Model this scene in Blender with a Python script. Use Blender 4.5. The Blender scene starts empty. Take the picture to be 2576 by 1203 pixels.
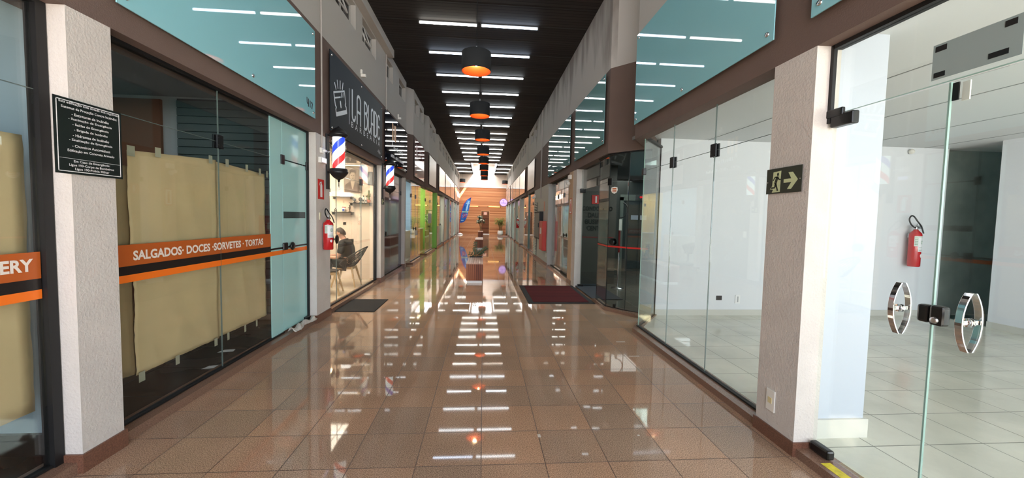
import bpy, bmesh, math, random
from mathutils import Vector, Matrix
from math import sin, cos, pi, radians, tan, atan2, hypot
SC = bpy.context.scene
COL = SC.collection
random.seed(7)

# ------------------------------------------------------------------ camera
cam_d = bpy.data.cameras.new('camera')
cam_d.sensor_fit = 'HORIZONTAL'
cam_d.sensor_width = 36.0
cam_d.lens = 975.0 / 2576.0 * 36.0
cam_d.clip_start = 0.05
cam_d.clip_end = 400
cam = bpy.data.objects.new('camera', cam_d)
COL.objects.link(cam)
YAW, PITCH, ROLL = 0.07523559596, 0.05430798437, 0.0205
fw = Vector((sin(YAW) * cos(PITCH), cos(YAW) * cos(PITCH), -sin(PITCH)))
rt = Vector((cos(YAW), -sin(YAW), 0))
dn = fw.cross(rt)
r2 = rt * cos(ROLL) - dn * sin(ROLL)
d2 = rt * sin(ROLL) + dn * cos(ROLL)
Mc = Matrix((r2, -d2, -fw)).transposed().to_4x4()
Mc.translation = Vector((0, 0, 1.5))
cam.matrix_world = Mc
SC.camera = cam

# ------------------------------------------------------------------ view, world, sun, big lights
SC.view_settings.view_transform = 'Standard'
SC.view_settings.look = 'None'
SC.view_settings.gamma = 1.0
SC.view_settings.use_curve_mapping = False
SC.view_settings.exposure = 0.5
w = bpy.data.worlds.new('world')
SC.world = w
w.use_nodes = True
nt = w.node_tree
bg = nt.nodes['Background']
bg.inputs[0].default_value = (0.72, 0.84, 1.0, 1)
bg.inputs[1].default_value = 1.6


def lamp(name, kind, loc, energy, color, size=(1, 1), direction=(0, 0, -1), angle=None):
    d = bpy.data.lights.new(name, kind)
    d.energy = energy
    d.color = color
    if kind == 'AREA':
        d.shape = 'RECTANGLE'
        d.size, d.size_y = size
    if kind == 'SUN' and angle:
        d.angle = angle
    if kind == 'POINT':
        d.shadow_soft_size = size[0]
    o = bpy.data.objects.new(name, d)
    COL.objects.link(o)
    o.location = loc
    o.rotation_euler = Vector(direction).to_track_quat('-Z', 'Y').to_euler()
    return o


lamp('sun', 'SUN', (0, 20, 20), 40.0, (1.0, 0.9, 0.76), direction=(-0.64, 0.5, -1.0), angle=radians(0.6))
lamp('daylight_entrance', 'AREA', (0, -3.8, 2.7), 185, (0.90, 0.91, 1.0), (4.2, 4.6), (0, 1, -0.05))
lamp('daylight_empty_shop', 'AREA', (6.0, -2.6, 1.5), 120, (0.93, 0.96, 1.0), (3.6, 2.1), (0, 1, 0.0))
lamp('barber_shop_lights', 'AREA', (-3.5, 7.2, 2.93), 125, (1.0, 0.84, 0.67), (1.8, 2.0))
lamp('end_daylight', 'AREA', (0.0, 31.2, 6.1), 250, (1.0, 0.95, 0.92), (1.6, 6.0))
lamp('closed_shop_fill', 'AREA', (-4.4, 3.9, 2.9), 10, (0.9, 0.95, 1.0), (1.5, 1.5), (0, 0, -1))  # added fill to lift the dim interior, no lamp in this shop
lamp('lobby_light', 'AREA', (4.2, 7.6, 2.7), 60, (0.9, 1.0, 0.97), (1.6, 1.2))
lamp('unit_light_pale', 'AREA', (-3.6, 13.2, 2.9), 40, (0.9, 0.95, 1.0), (1.4, 1.4))
lamp('unit_light_yellow', 'AREA', (-3.4, 16.6, 2.9), 55, (1.0, 0.85, 0.5), (1.4, 1.4))
lamp('unit_light_green', 'AREA', (-3.4, 19.8, 2.9), 50, (0.95, 1.0, 0.85), (1.4, 1.4))
lamp('unit_light_far_left', 'AREA', (-3.8, 27.5, 2.9), 70, (0.95, 1.0, 1.0), (1.4, 5))
lamp('unit_light_right', 'AREA', (3.9, 11.0, 2.7), 12, (1.0, 0.95, 0.9), (1.2, 1.4))
lamp('unit_light_far_right', 'AREA', (3.9, 24.0, 2.7), 80, (1.0, 0.95, 0.9), (1.2, 8))

# ------------------------------------------------------------------ materials
MATS = {}


def srgb(r, g, b):
    f = lambda c: (c / 255) / 12.92 if c / 255 <= 0.04045 else ((c / 255 + 0.055) / 1.055) ** 2.4
    return (f(r), f(g), f(b), 1)


def mat(name, col, rough=0.5, metal=0.0, coat=0.0, var=0.0, vscale=8.0, bump=0.0, bscale=60.0, emit=None, estr=0.0, spec=0.5, alpha=1.0, stretch=(1, 1, 1), trans=0.0):
    if name in MATS:
        return MATS[name]
    m = bpy.data.materials.new(name)
    m.use_nodes = True
    t = m.node_tree
    b = t.nodes['Principled BSDF']
    b.inputs['Base Color'].default_value = col
    b.inputs['Roughness'].default_value = rough
    b.inputs['Metallic'].default_value = metal
    b.inputs['Coat Weight'].default_value = coat
    b.inputs['Specular IOR Level'].default_value = spec
    b.inputs['Alpha'].default_value = alpha
    if trans:
        b.inputs['Transmission Weight'].default_value = trans
    if emit:
        b.inputs['Emission Color'].default_value = emit
        b.inputs['Emission Strength'].default_value = estr
    geo = t.nodes.new('ShaderNodeTexCoord')
    mp = t.nodes.new('ShaderNodeMapping')
    mp.inputs['Scale'].default_value = stretch
    t.links.new(geo.outputs['Object'], mp.inputs[0])
    if var > 0:
        n = t.nodes.new('ShaderNodeTexNoise')
        n.inputs['Scale'].default_value = vscale
        n.inputs['Detail'].default_value = 5
        t.links.new(mp.outputs[0], n.inputs['Vector'])
        r = t.nodes.new('ShaderNodeMapRange')
        r.inputs['From Min'].default_value = 0.3
        r.inputs['From Max'].default_value = 0.7
        r.inputs['To Min'].default_value = 1 - var
        r.inputs['To Max'].default_value = 1 + var
        t.links.new(n.outputs[0], r.inputs['Value'])
        x = t.nodes.new('ShaderNodeVectorMath')
        x.operation = 'SCALE'
        x.inputs[0].default_value = col[:3]
        t.links.new(r.outputs[0], x.inputs['Scale'])
        t.links.new(x.outputs[0], b.inputs['Base Color'])
    if bump > 0:
        n = t.nodes.new('ShaderNodeTexNoise')
        n.inputs['Scale'].default_value = bscale
        n.inputs['Detail'].default_value = 4
        t.links.new(mp.outputs[0], n.inputs['Vector'])
        u = t.nodes.new('ShaderNodeBump')
        u.inputs['Strength'].default_value = bump
        u.inputs['Distance'].default_value = 0.01
        t.links.new(n.outputs[0], u.inputs['Height'])
        t.links.new(u.outputs[0], b.inputs['Normal'])
    MATS[name] = m
    return m


def math_node(t, op, a, b=None, clamp=False):
    n = t.nodes.new('ShaderNodeMath')
    n.operation = op
    n.use_clamp = clamp
    for i, v in enumerate((a, b)):
        if v is None:
            continue
        if isinstance(v, (int, float)):
            n.inputs[i].default_value = v
        else:
            t.links.new(v, n.inputs[i])
    return n.outputs[0]


def glass_mat(name, tint=(0.96, 0.985, 0.975), f0=0.04, gloss=1.0, power=5.0):
    m = bpy.data.materials.new(name)
    m.use_nodes = True
    t = m.node_tree
    t.nodes.clear()
    out = t.nodes.new('ShaderNodeOutputMaterial')
    tr = t.nodes.new('ShaderNodeBsdfTransparent')
    tr.inputs[0].default_value = (*tint, 1)
    gl = t.nodes.new('ShaderNodeBsdfGlossy')
    gl.inputs['Roughness'].default_value = 0.0
    gl.inputs['Color'].default_value = (gloss, gloss, gloss, 1)
    g = t.nodes.new('ShaderNodeNewGeometry')
    dt = t.nodes.new('ShaderNodeVectorMath')
    dt.operation = 'DOT_PRODUCT'
    t.links.new(g.outputs['Normal'], dt.inputs[0])
    t.links.new(g.outputs['Incoming'], dt.inputs[1])
    c = math_node(t, 'ABSOLUTE', dt.outputs['Value'])
    k = math_node(t, 'POWER', math_node(t, 'SUBTRACT', 1.0, c, True), power)
    f = math_node(t, 'ADD', math_node(t, 'MULTIPLY', k, 1 - f0), f0, True)
    mx = t.nodes.new('ShaderNodeMixShader')
    t.links.new(f, mx.inputs[0])
    t.links.new(tr.outputs[0], mx.inputs[1])
    t.links.new(gl.outputs[0], mx.inputs[2])
    t.links.new(mx.outputs[0], out.inputs[0])
    MATS[name] = m
    return m


def tile_floor(name, c1, c2, grout, tx, ty, ox, oy, speck, rough, mortar=0.003, bump=0.0, spec=0.5, scale=170):
    m = bpy.data.materials.new(name)
    m.use_nodes = True
    t = m.node_tree
    b = t.nodes['Principled BSDF']
    g = t.nodes.new('ShaderNodeNewGeometry')
    mp = t.nodes.new('ShaderNodeMapping')
    mp.inputs['Location'].default_value = (-ox, -oy, 0)
    t.links.new(g.outputs['Position'], mp.inputs[0])
    br = t.nodes.new('ShaderNodeTexBrick')
    br.offset = 0
    br.inputs['Scale'].default_value = 1
    br.inputs['Mortar Size'].default_value = mortar
    br.inputs['Mortar Smooth'].default_value = 0.2
    br.inputs['Brick Width'].default_value = tx
    br.inputs['Row Height'].default_value = ty
    br.inputs['Color1'].default_value = c1
    br.inputs['Color2'].default_value = c2
    br.inputs['Mortar'].default_value = grout
    t.links.new(mp.outputs[0], br.inputs['Vector'])
    n = t.nodes.new('ShaderNodeTexNoise')
    n.inputs['Scale'].default_value = scale
    n.inputs['Detail'].default_value = 3
    n.inputs['Roughness'].default_value = 0.7
    t.links.new(g.outputs['Position'], n.inputs['Vector'])
    r = t.nodes.new('ShaderNodeMapRange')
    r.inputs['From Min'].default_value = 0.32
    r.inputs['From Max'].default_value = 0.68
    r.inputs['To Min'].default_value = 1 - speck
    r.inputs['To Max'].default_value = 1 + speck
    t.links.new(n.outputs[0], r.inputs['Value'])
    n2 = t.nodes.new('ShaderNodeTexNoise')
    n2.inputs['Scale'].default_value = 1.3
    n2.inputs['Detail'].default_value = 4
    t.links.new(g.outputs['Position'], n2.inputs['Vector'])
    r2_ = t.nodes.new('ShaderNodeMapRange')
    r2_.inputs['From Min'].default_value = 0.3
    r2_.inputs['From Max'].default_value = 0.7
    r2_.inputs['To Min'].default_value = 0.88
    r2_.inputs['To Max'].default_value = 1.12
    t.links.new(n2.outputs[0], r2_.inputs['Value'])
    mm = math_node(t, 'MULTIPLY', r.outputs[0], r2_.outputs[0])
    x = t.nodes.new('ShaderNodeVectorMath')
    x.operation = 'SCALE'
    t.links.new(br.outputs['Color'], x.inputs[0])
    t.links.new(mm, x.inputs['Scale'])
    t.links.new(x.outputs[0], b.inputs['Base Color'])
    b.inputs['Roughness'].default_value = rough
    rr = t.nodes.new('ShaderNodeMapRange')
    rr.inputs['From Min'].default_value = 0.3
    rr.inputs['From Max'].default_value = 0.7
    rr.inputs['To Min'].default_value = rough * 0.6
    rr.inputs['To Max'].default_value = rough * 1.5
    t.links.new(n2.outputs[0], rr.inputs['Value'])
    rsum = math_node(t, 'ADD', rr.outputs[0], math_node(t, 'MULTIPLY', br.outputs['Fac'], 0.4))
    t.links.new(rsum, b.inputs['Roughness'])
    b.inputs['Specular IOR Level'].default_value = spec
    if bump:
        u = t.nodes.new('ShaderNodeBump')
        u.inputs['Strength'].default_value = bump
        u.inputs['Distance'].default_value = 0.002
        n3 = t.nodes.new('ShaderNodeTexNoise')
        n3.inputs['Scale'].default_value = 5
        t.links.new(g.outputs['Position'], n3.inputs['Vector'])
        t.links.new(n3.outputs[0], u.inputs['Height'])
        t.links.new(u.outputs[0], b.inputs['Normal'])
    MATS[name] = m
    return m


def board_mat(name, axis, pitch, cols, gap=0.06, gapcol=(0.05, 0.02, 0.01, 1), rough=0.45, grain=(1.5, 30, 30), bump=0.5, lo=0.0):
    """boards stacked along an axis (0,1,2), each with its own tone, dark gaps, grain"""
    m = bpy.data.materials.new(name)
    m.use_nodes = True
    t = m.node_tree
    b = t.nodes['Principled BSDF']
    g = t.nodes.new('ShaderNodeNewGeometry')
    sep = t.nodes.new('ShaderNodeSeparateXYZ')
    t.links.new(g.outputs['Position'], sep.inputs[0])
    v = math_node(t, 'DIVIDE', sep.outputs[axis], pitch)
    fl = math_node(t, 'FLOOR', v)
    fr = math_node(t, 'SUBTRACT', v, fl)
    wn = t.nodes.new('ShaderNodeTexWhiteNoise')
    wn.noise_dimensions = '1D'
    t.links.new(fl, wn.inputs['W'])
    mp = t.nodes.new('ShaderNodeMapping')
    mp.inputs['Scale'].default_value = grain
    t.links.new(g.outputs['Position'], mp.inputs[0])
    n = t.nodes.new('ShaderNodeTexNoise')
    n.inputs['Scale'].default_value = 1.0
    n.inputs['Detail'].default_value = 6
    t.links.new(mp.outputs[0], n.inputs['Vector'])
    s = math_node(t, 'ADD', math_node(t, 'MULTIPLY', wn.outputs[0], 0.6), math_node(t, 'MULTIPLY', n.outputs[0], 0.4))
    cr = t.nodes.new('ShaderNodeValToRGB')
    el = cr.color_ramp.elements
    el[0].position, el[0].color = 0.15, cols[0]
    el[1].position, el[1].color = 0.85, cols[-1]
    if len(cols) == 3:
        e = el.new(0.5)
        e.color = cols[1]
    t.links.new(s, cr.inputs[0])
    isgap = math_node(t, 'LESS_THAN', fr, gap)
    mx = t.nodes.new('ShaderNodeMix')
    mx.data_type = 'RGBA'
    t.links.new(isgap, mx.inputs[0])
    t.links.new(cr.outputs[0], mx.inputs[6])
    mx.inputs[7].default_value = gapcol
    t.links.new(mx.outputs[2], b.inputs['Base Color'])
    b.inputs['Roughness'].default_value = rough
    b.inputs['Specular IOR Level'].default_value = 0.2
    if bump:
        u = t.nodes.new('ShaderNodeBump')
        u.inputs['Strength'].default_value = bump
        u.inputs['Distance'].default_value = 0.01
        t.links.new(math_node(t, 'SUBTRACT', 1.0, isgap), u.inputs['Height'])
        t.links.new(u.outputs[0], b.inputs['Normal'])
    MATS[name] = m
    return m


def stained_plaster(name, col, top=5.3, y0=6.2, y1=16.0):
    """painted plaster with dark damp streaks running down from under the ceiling"""
    m = mat(name, col, rough=0.85, bump=0.15, bscale=90)
    t = m.node_tree
    b = t.nodes['Principled BSDF']
    g = t.nodes.new('ShaderNodeNewGeometry')
    sep = t.nodes.new('ShaderNodeSeparateXYZ')
    t.links.new(g.outputs['Position'], sep.inputs[0])
    mp = t.nodes.new('ShaderNodeMapping')
    mp.inputs['Scale'].default_value = (0.3, 0.85, 0.25)
    t.links.new(g.outputs['Position'], mp.inputs[0])
    n = t.nodes.new('ShaderNodeTexNoise')
    n.inputs['Scale'].default_value = 1.6
    n.inputs['Detail'].default_value = 6
    t.links.new(mp.outputs[0], n.inputs['Vector'])
    dz = math_node(t, 'SUBTRACT', top, sep.outputs[2])
    reach = math_node(t, 'MULTIPLY', math_node(t, 'SUBTRACT', n.outputs[0], 0.36, True), 4.6)
    s = math_node(t, 'SUBTRACT', reach, dz)
    s = math_node(t, 'MULTIPLY', s, 1.5, True)
    ym = math_node(t, 'MULTIPLY', math_node(t, 'GREATER_THAN', sep.outputs[1], y0), math_node(t, 'LESS_THAN', sep.outputs[1], y1))
    xm = math_node(t, 'GREATER_THAN', sep.outputs[0], 0.0)
    s = math_node(t, 'MULTIPLY', math_node(t, 'MULTIPLY', s, math_node(t, 'MULTIPLY', ym, xm)), 0.62)
    mx = t.nodes.new('ShaderNodeMix')
    mx.data_type = 'RGBA'
    t.links.new(s, mx.inputs[0])
    mx.inputs[6].default_value = col
    mx.inputs[7].default_value = srgb(98, 84, 76)
    t.links.new(mx.outputs[2], b.inputs['Base Color'])
    return m


GRAN = tile_floor('brown granite tiles', srgb(180, 145, 118), srgb(158, 134, 114), srgb(96, 76, 64), 0.393, 0.3655, 0.012, 2.642 - 0.3655 * 20, 0.7, 0.035, spec=0.5, bump=0.0)
GSTRIP = mat('brown granite strip', srgb(128, 100, 84), rough=0.2, var=0.35, vscale=170, spec=0.6)
GSTRIPD = mat('dark granite skirting', srgb(112, 76, 60), rough=0.3, var=0.4, vscale=170)
WTILE = tile_floor('pale ceramic tiles', srgb(214, 214, 202), srgb(208, 209, 197), srgb(120, 122, 116), 0.4, 0.4, 2.2, 0.3, 0.02, 0.16, mortar=0.004, scale=20)
BTILE = tile_floor('beige ceramic tiles', srgb(200, 188, 168), srgb(186, 172, 152), srgb(130, 118, 104), 0.45, 0.45, -2.4, 6.0, 0.05, 0.2, mortar=0.004, scale=8)
DTILE = tile_floor('dark vinyl tiles', srgb(46, 48, 46), srgb(28, 30, 29), srgb(20, 20, 20), 0.6, 0.6, -2.4, 2.0, 0.15, 0.25, scale=30)
GTILE = tile_floor('grey lobby tiles', srgb(92, 90, 82), srgb(84, 82, 76), srgb(50, 50, 46), 0.45, 0.45, 2.2, 6.0, 0.08, 0.15, scale=30)
PLASTER = stained_plaster('grey beige upper plaster', srgb(186, 182, 176))
BROWN = mat('brown painted plaster', srgb(106, 88, 80), rough=0.8, var=0.05, vscale=3, bump=0.25, bscale=120)
PILLAR = mat('warm off white plaster', srgb(205, 199, 192), rough=0.85, var=0.05, vscale=5, bump=0.45, bscale=70)
PILLARB = mat('tan plaster', srgb(200, 172, 142), rough=0.8, bump=0.3, bscale=70)
WHITEP = mat('white wall paint', srgb(226, 229, 233), rough=0.6)
CEILW = mat('white shop ceiling', srgb(212, 214, 214), rough=0.8)
CREAM = mat('cream wall paint', srgb(236, 216, 196), rough=0.7)
PALEB = mat('pale blue grey paint', srgb(168, 190, 202), rough=0.7)
GREYW = mat('grey wall paint', srgb(120, 124, 126), rough=0.8)
DKWALL = mat('dark grey wall paint', srgb(70, 66, 60), rough=0.5, var=0.1, vscale=60)
LIME = mat('lime green paint', srgb(132, 184, 84), rough=0.5)
YELLOWP = mat('yellow paint', srgb(236, 206, 110), rough=0.6)
BLACK = mat('black metal', srgb(22, 22, 24), rough=0.4, spec=0.5)
BLACKF = mat('black frame', srgb(16, 16, 17), rough=0.55)
BLKPLA = mat('black plastic', srgb(14, 14, 15), rough=0.3)
CHROME = mat('polished chrome', (0.75, 0.75, 0.77, 1), rough=0.06, metal=1)
STEEL = mat('brushed steel', (0.55, 0.56, 0.57, 1), rough=0.28, metal=1)
WHITE = mat('white gloss paint', srgb(240, 240, 240), rough=0.3)
WHITEPL = mat('white plastic', srgb(232, 230, 222), rough=0.4)
RED = mat('red enamel', srgb(196, 22, 30), rough=0.22, coat=0.6)
REDP = mat('red sign face', srgb(206, 40, 36), rough=0.45)
PAPER = mat('kraft paper', srgb(208, 184, 142), rough=0.8, var=0.06, vscale=2.5, bump=0.6, bscale=5)
PAPERD = mat('darker kraft paper', srgb(156, 132, 96), rough=0.8, var=0.06, vscale=2.5, bump=0.5, bscale=5)
TAPE = mat('masking tape', srgb(168, 166, 146), rough=0.7)
ORANGE = mat('bright orange vinyl', srgb(250, 122, 30), rough=0.35)
ORANGED = mat('dark orange vinyl', srgb(186, 92, 34), rough=0.35)
VINBLK = mat('black vinyl', srgb(32, 26, 24), rough=0.3)
LETW = mat('off white lettering', srgb(236, 226, 214), rough=0.4)
TEAL = mat('teal back painted glass', srgb(150, 210, 220), rough=0.02, coat=0.0, spec=0.9)
TEAL2 = mat('teal grey back painted glass', srgb(124, 172, 174), rough=0.02, spec=0.9)
FROST = mat('frosted aqua glass', srgb(168, 214, 212), rough=0.12, spec=0.5, var=0.02, vscale=2)
NAVY = mat('dark slate sign board', srgb(24, 31, 37), rough=0.5, spec=0.12)
NAVY2 = mat('dark navy glossy sign board', srgb(12, 16, 34), rough=0.03, spec=0.35)
REDG = mat('deep red glossy sign board', srgb(112, 24, 30), rough=0.03, spec=0.35)
BLUSH = mat('pale pink glossy sign board', srgb(224, 200, 192), rough=0.05, spec=0.8)
PALEG = mat('pale grey sign board', srgb(192, 190, 182), rough=0.3)
PALEW = mat('off white glossy sign board', srgb(226, 216, 208), rough=0.05, spec=0.8)
SMOKE = mat('smoked dark glass film', srgb(58, 56, 72), rough=0.05, spec=0.9, var=0.35, vscale=1.5)
GLASS = glass_mat('clear glass')
GLASSG = glass_mat('greenish glass edge pane', tint=(0.86, 0.93, 0.91))
GLASSD = glass_mat('grey tinted glass', tint=(0.78, 0.81, 0.80))
GLASSB = glass_mat('window glass', tint=(0.22, 0.24, 0.25), f0=0.04, power=6.0)
GEDGE = mat('green glass edge', srgb(150, 182, 172), rough=0.2)
CEIL = board_mat('dark slatted ceiling', 1, 0.1, [srgb(44, 41, 40), srgb(56, 52, 50)], gap=0.1, gapcol=srgb(16, 15, 15), rough=0.75, grain=(0.6, 3, 3), bump=0.6)
CEILJ = mat('dark ceiling joint', srgb(20, 19, 19), rough=0.5)
WOODW = board_mat('horizontal pine cladding', 2, 0.1, [srgb(176, 112, 74), srgb(206, 144, 102), srgb(222, 166, 122)], gap=0.14, gapcol=srgb(132, 80, 50), rough=0.4, grain=(0.8, 20, 20), bump=0.8)
WOODD = board_mat('dark plank door', 2, 0.11, [srgb(92, 56, 38), srgb(124, 80, 54)], gap=0.1, gapcol=srgb(40, 22, 14), rough=0.45, grain=(1, 20, 20))
SLATX = board_mat('reddish hardwood slats', 0, 0.046, [srgb(110, 60, 42), srgb(146, 88, 62), srgb(166, 108, 80)], gap=0.12, gapcol=srgb(30, 14, 10), rough=0.35, grain=(25, 25, 2.0))
SLATY = board_mat('reddish hardwood side slats', 1, 0.07, [srgb(110, 60, 42), srgb(146, 88, 62), srgb(166, 108, 80)], gap=0.1, gapcol=srgb(30, 14, 10), rough=0.35, grain=(25, 25, 2.0))
TUBE = mat('lit tube', (1, 1, 1, 1), rough=0.5, emit=(0.86, 0.95, 1.0, 1), estr=10.0)
TUBEW = mat('lit tube neutral', (1, 1, 1, 1), rough=0.5, emit=(1.0, 0.98, 0.9, 1), estr=10.0)
TUBEB = mat('lit tube bluish', (1, 1, 1, 1), rough=0.5, emit=(0.66, 0.8, 1.0, 1), estr=10.0)
TUBER = mat('lit tube warm', (1, 1, 1, 1), rough=0.5, emit=(1.0, 0.86, 0.72, 1), estr=5.0)
SHADE = mat('black drum shade fabric', srgb(36, 38, 40), rough=0.8, bump=0.2, bscale=300)
COPPER = mat('copper shade lining', srgb(206, 92, 40), rough=0.4, metal=0.35)
BULB = mat('warm bulb', (1, 0.8, 0.5, 1), emit=(1.0, 0.66, 0.34, 1), estr=110.0)
WARMT = mat('amber tube', (1, 0.7, 0.3, 1), emit=(1.0, 0.62, 0.15, 1), estr=1.6)
MATB = mat('black rubber mat', srgb(34, 34, 35), rough=0.9, bump=0.6, bscale=300)
MATR = board_mat('ribbed dark red carpet', 1, 0.03, [srgb(96, 32, 36), srgb(76, 26, 30)], gap=0.3, gapcol=srgb(50, 18, 20), rough=0.95, grain=(10, 10, 10), bump=0.4)
CLOTH = mat('crumpled white rag', srgb(196, 190, 180), rough=0.9, var=0.12, vscale=25, bump=0.7, bscale=30)
LEAF = mat('dark green leaf', srgb(48, 76, 40), rough=0.4, var=0.3, vscale=10)
LEAFL = mat('light green leaf', srgb(140, 168, 84), rough=0.5, var=0.3, vscale=6)
FLOWER = mat('white flower petals', srgb(240, 236, 214), rough=0.6)
STEM = mat('brown cane', srgb(132, 98, 60), rough=0.6, var=0.2, vscale=20)
SOIL = mat('dark soil', srgb(34, 28, 22), rough=0.95)
BEECH = mat('pale beech wood', srgb(206, 170, 122), rough=0.45, var=0.1, vscale=6, stretch=(8, 8, 1))
SKIN = mat('skin', srgb(214, 160, 134), rough=0.5, var=0.04, vscale=12)
HAIR = mat('short dark hair', srgb(54, 42, 34), rough=0.6, bump=0.6, bscale=120)
SHIRT = mat('black cotton shirt', srgb(30, 31, 34), rough=0.85, var=0.15, vscale=8, bump=0.3, bscale=25)
PANTS = mat('black trousers', srgb(22, 22, 25), rough=0.9)
DENIM = mat('pale jeans', srgb(150, 178, 186), rough=0.9, var=0.1, vscale=20)
SEPIA = mat('sepia photograph', srgb(136, 122, 108), rough=0.5, var=0.12, vscale=6)
SEPIAD = mat('dark sepia tone', srgb(92, 78, 68), rough=0.5)
SEPIAL = mat('light sepia tone', srgb(172, 154, 134), rough=0.5)
NEONG = mat('photoluminescent pale green', srgb(196, 206, 160), rough=0.5)
SIGNG = mat('dark green sign face', srgb(42, 48, 38), rough=0.45)
PLAQUE = mat('very dark green plaque', srgb(12, 22, 18), rough=0.35)
REFLW = mat('white reflection glow', (1, 1, 1, 1), emit=(1, 0.98, 0.95, 1), estr=3.0)  # emission imitating a bright reflection, not a lamp
BLUE = mat('barber blue', srgb(44, 70, 200), rough=0.4, emit=srgb(44, 70, 200), estr=0.9)
BRED = mat('barber red', srgb(222, 44, 44), rough=0.4, emit=srgb(222, 44, 44), estr=0.9)
BWHITE = mat('barber white', srgb(235, 245, 245), rough=0.4, emit=srgb(225, 245, 248), estr=1.1)
FLAGB = mat('blue flag cloth', srgb(34, 100, 188), rough=0.7, var=0.25, vscale=4, bump=0.3, bscale=10)
FLAGR = mat('crimson flag cloth', srgb(196, 62, 92), rough=0.7)
FLAGC = mat('light cyan print', srgb(150, 200, 236), rough=0.7)
PURPLE = mat('lilac lit sign face', srgb(214, 186, 240), emit=srgb(200, 160, 240), estr=.6)
PURPD = mat('violet print', srgb(120, 84, 190), rough=0.5, emit=srgb(120, 84, 190), estr=0.4)
GOLD = mat('ochre vinyl', srgb(206, 138, 52), rough=0.4)
PINKS = mat('faded pink sign', srgb(214, 150, 130), rough=0.5)
SKYMASK = mat('white sun mask panel', srgb(240, 240, 236), rough=0.6, trans=0.0)
ATTIC = mat('dark room paint', srgb(40, 38, 36), rough=0.9)
CONCR = mat('outdoor paving', srgb(150, 146, 138), rough=0.9, var=0.1, vscale=4)
TERRA = mat('terracotta pot', srgb(196, 120, 100), rough=0.7)
CACT = mat('cactus green', srgb(92, 104, 62), rough=0.6)
GREYM = mat('grey cushion', srgb(118, 122, 122), rough=0.7)
GREYPATCH = mat('grey green adhesive film', srgb(142, 158, 156), rough=0.4)
YELLOWT = mat('worn yellow tape', srgb(214, 200, 60), rough=0.6, var=0.25, vscale=30)
LIGHTBL = mat('pale blue print', srgb(190, 205, 225), rough=0.4)
GREENL = mat('green label print', srgb(90, 140, 110), rough=0.5)
ELEV = mat('dark elevator door steel', srgb(84, 96, 98), rough=0.25, metal=0.5)
RLED = mat('red led digits', srgb(200, 20, 30), emit=srgb(230, 20, 30), estr=1.5)


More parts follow.
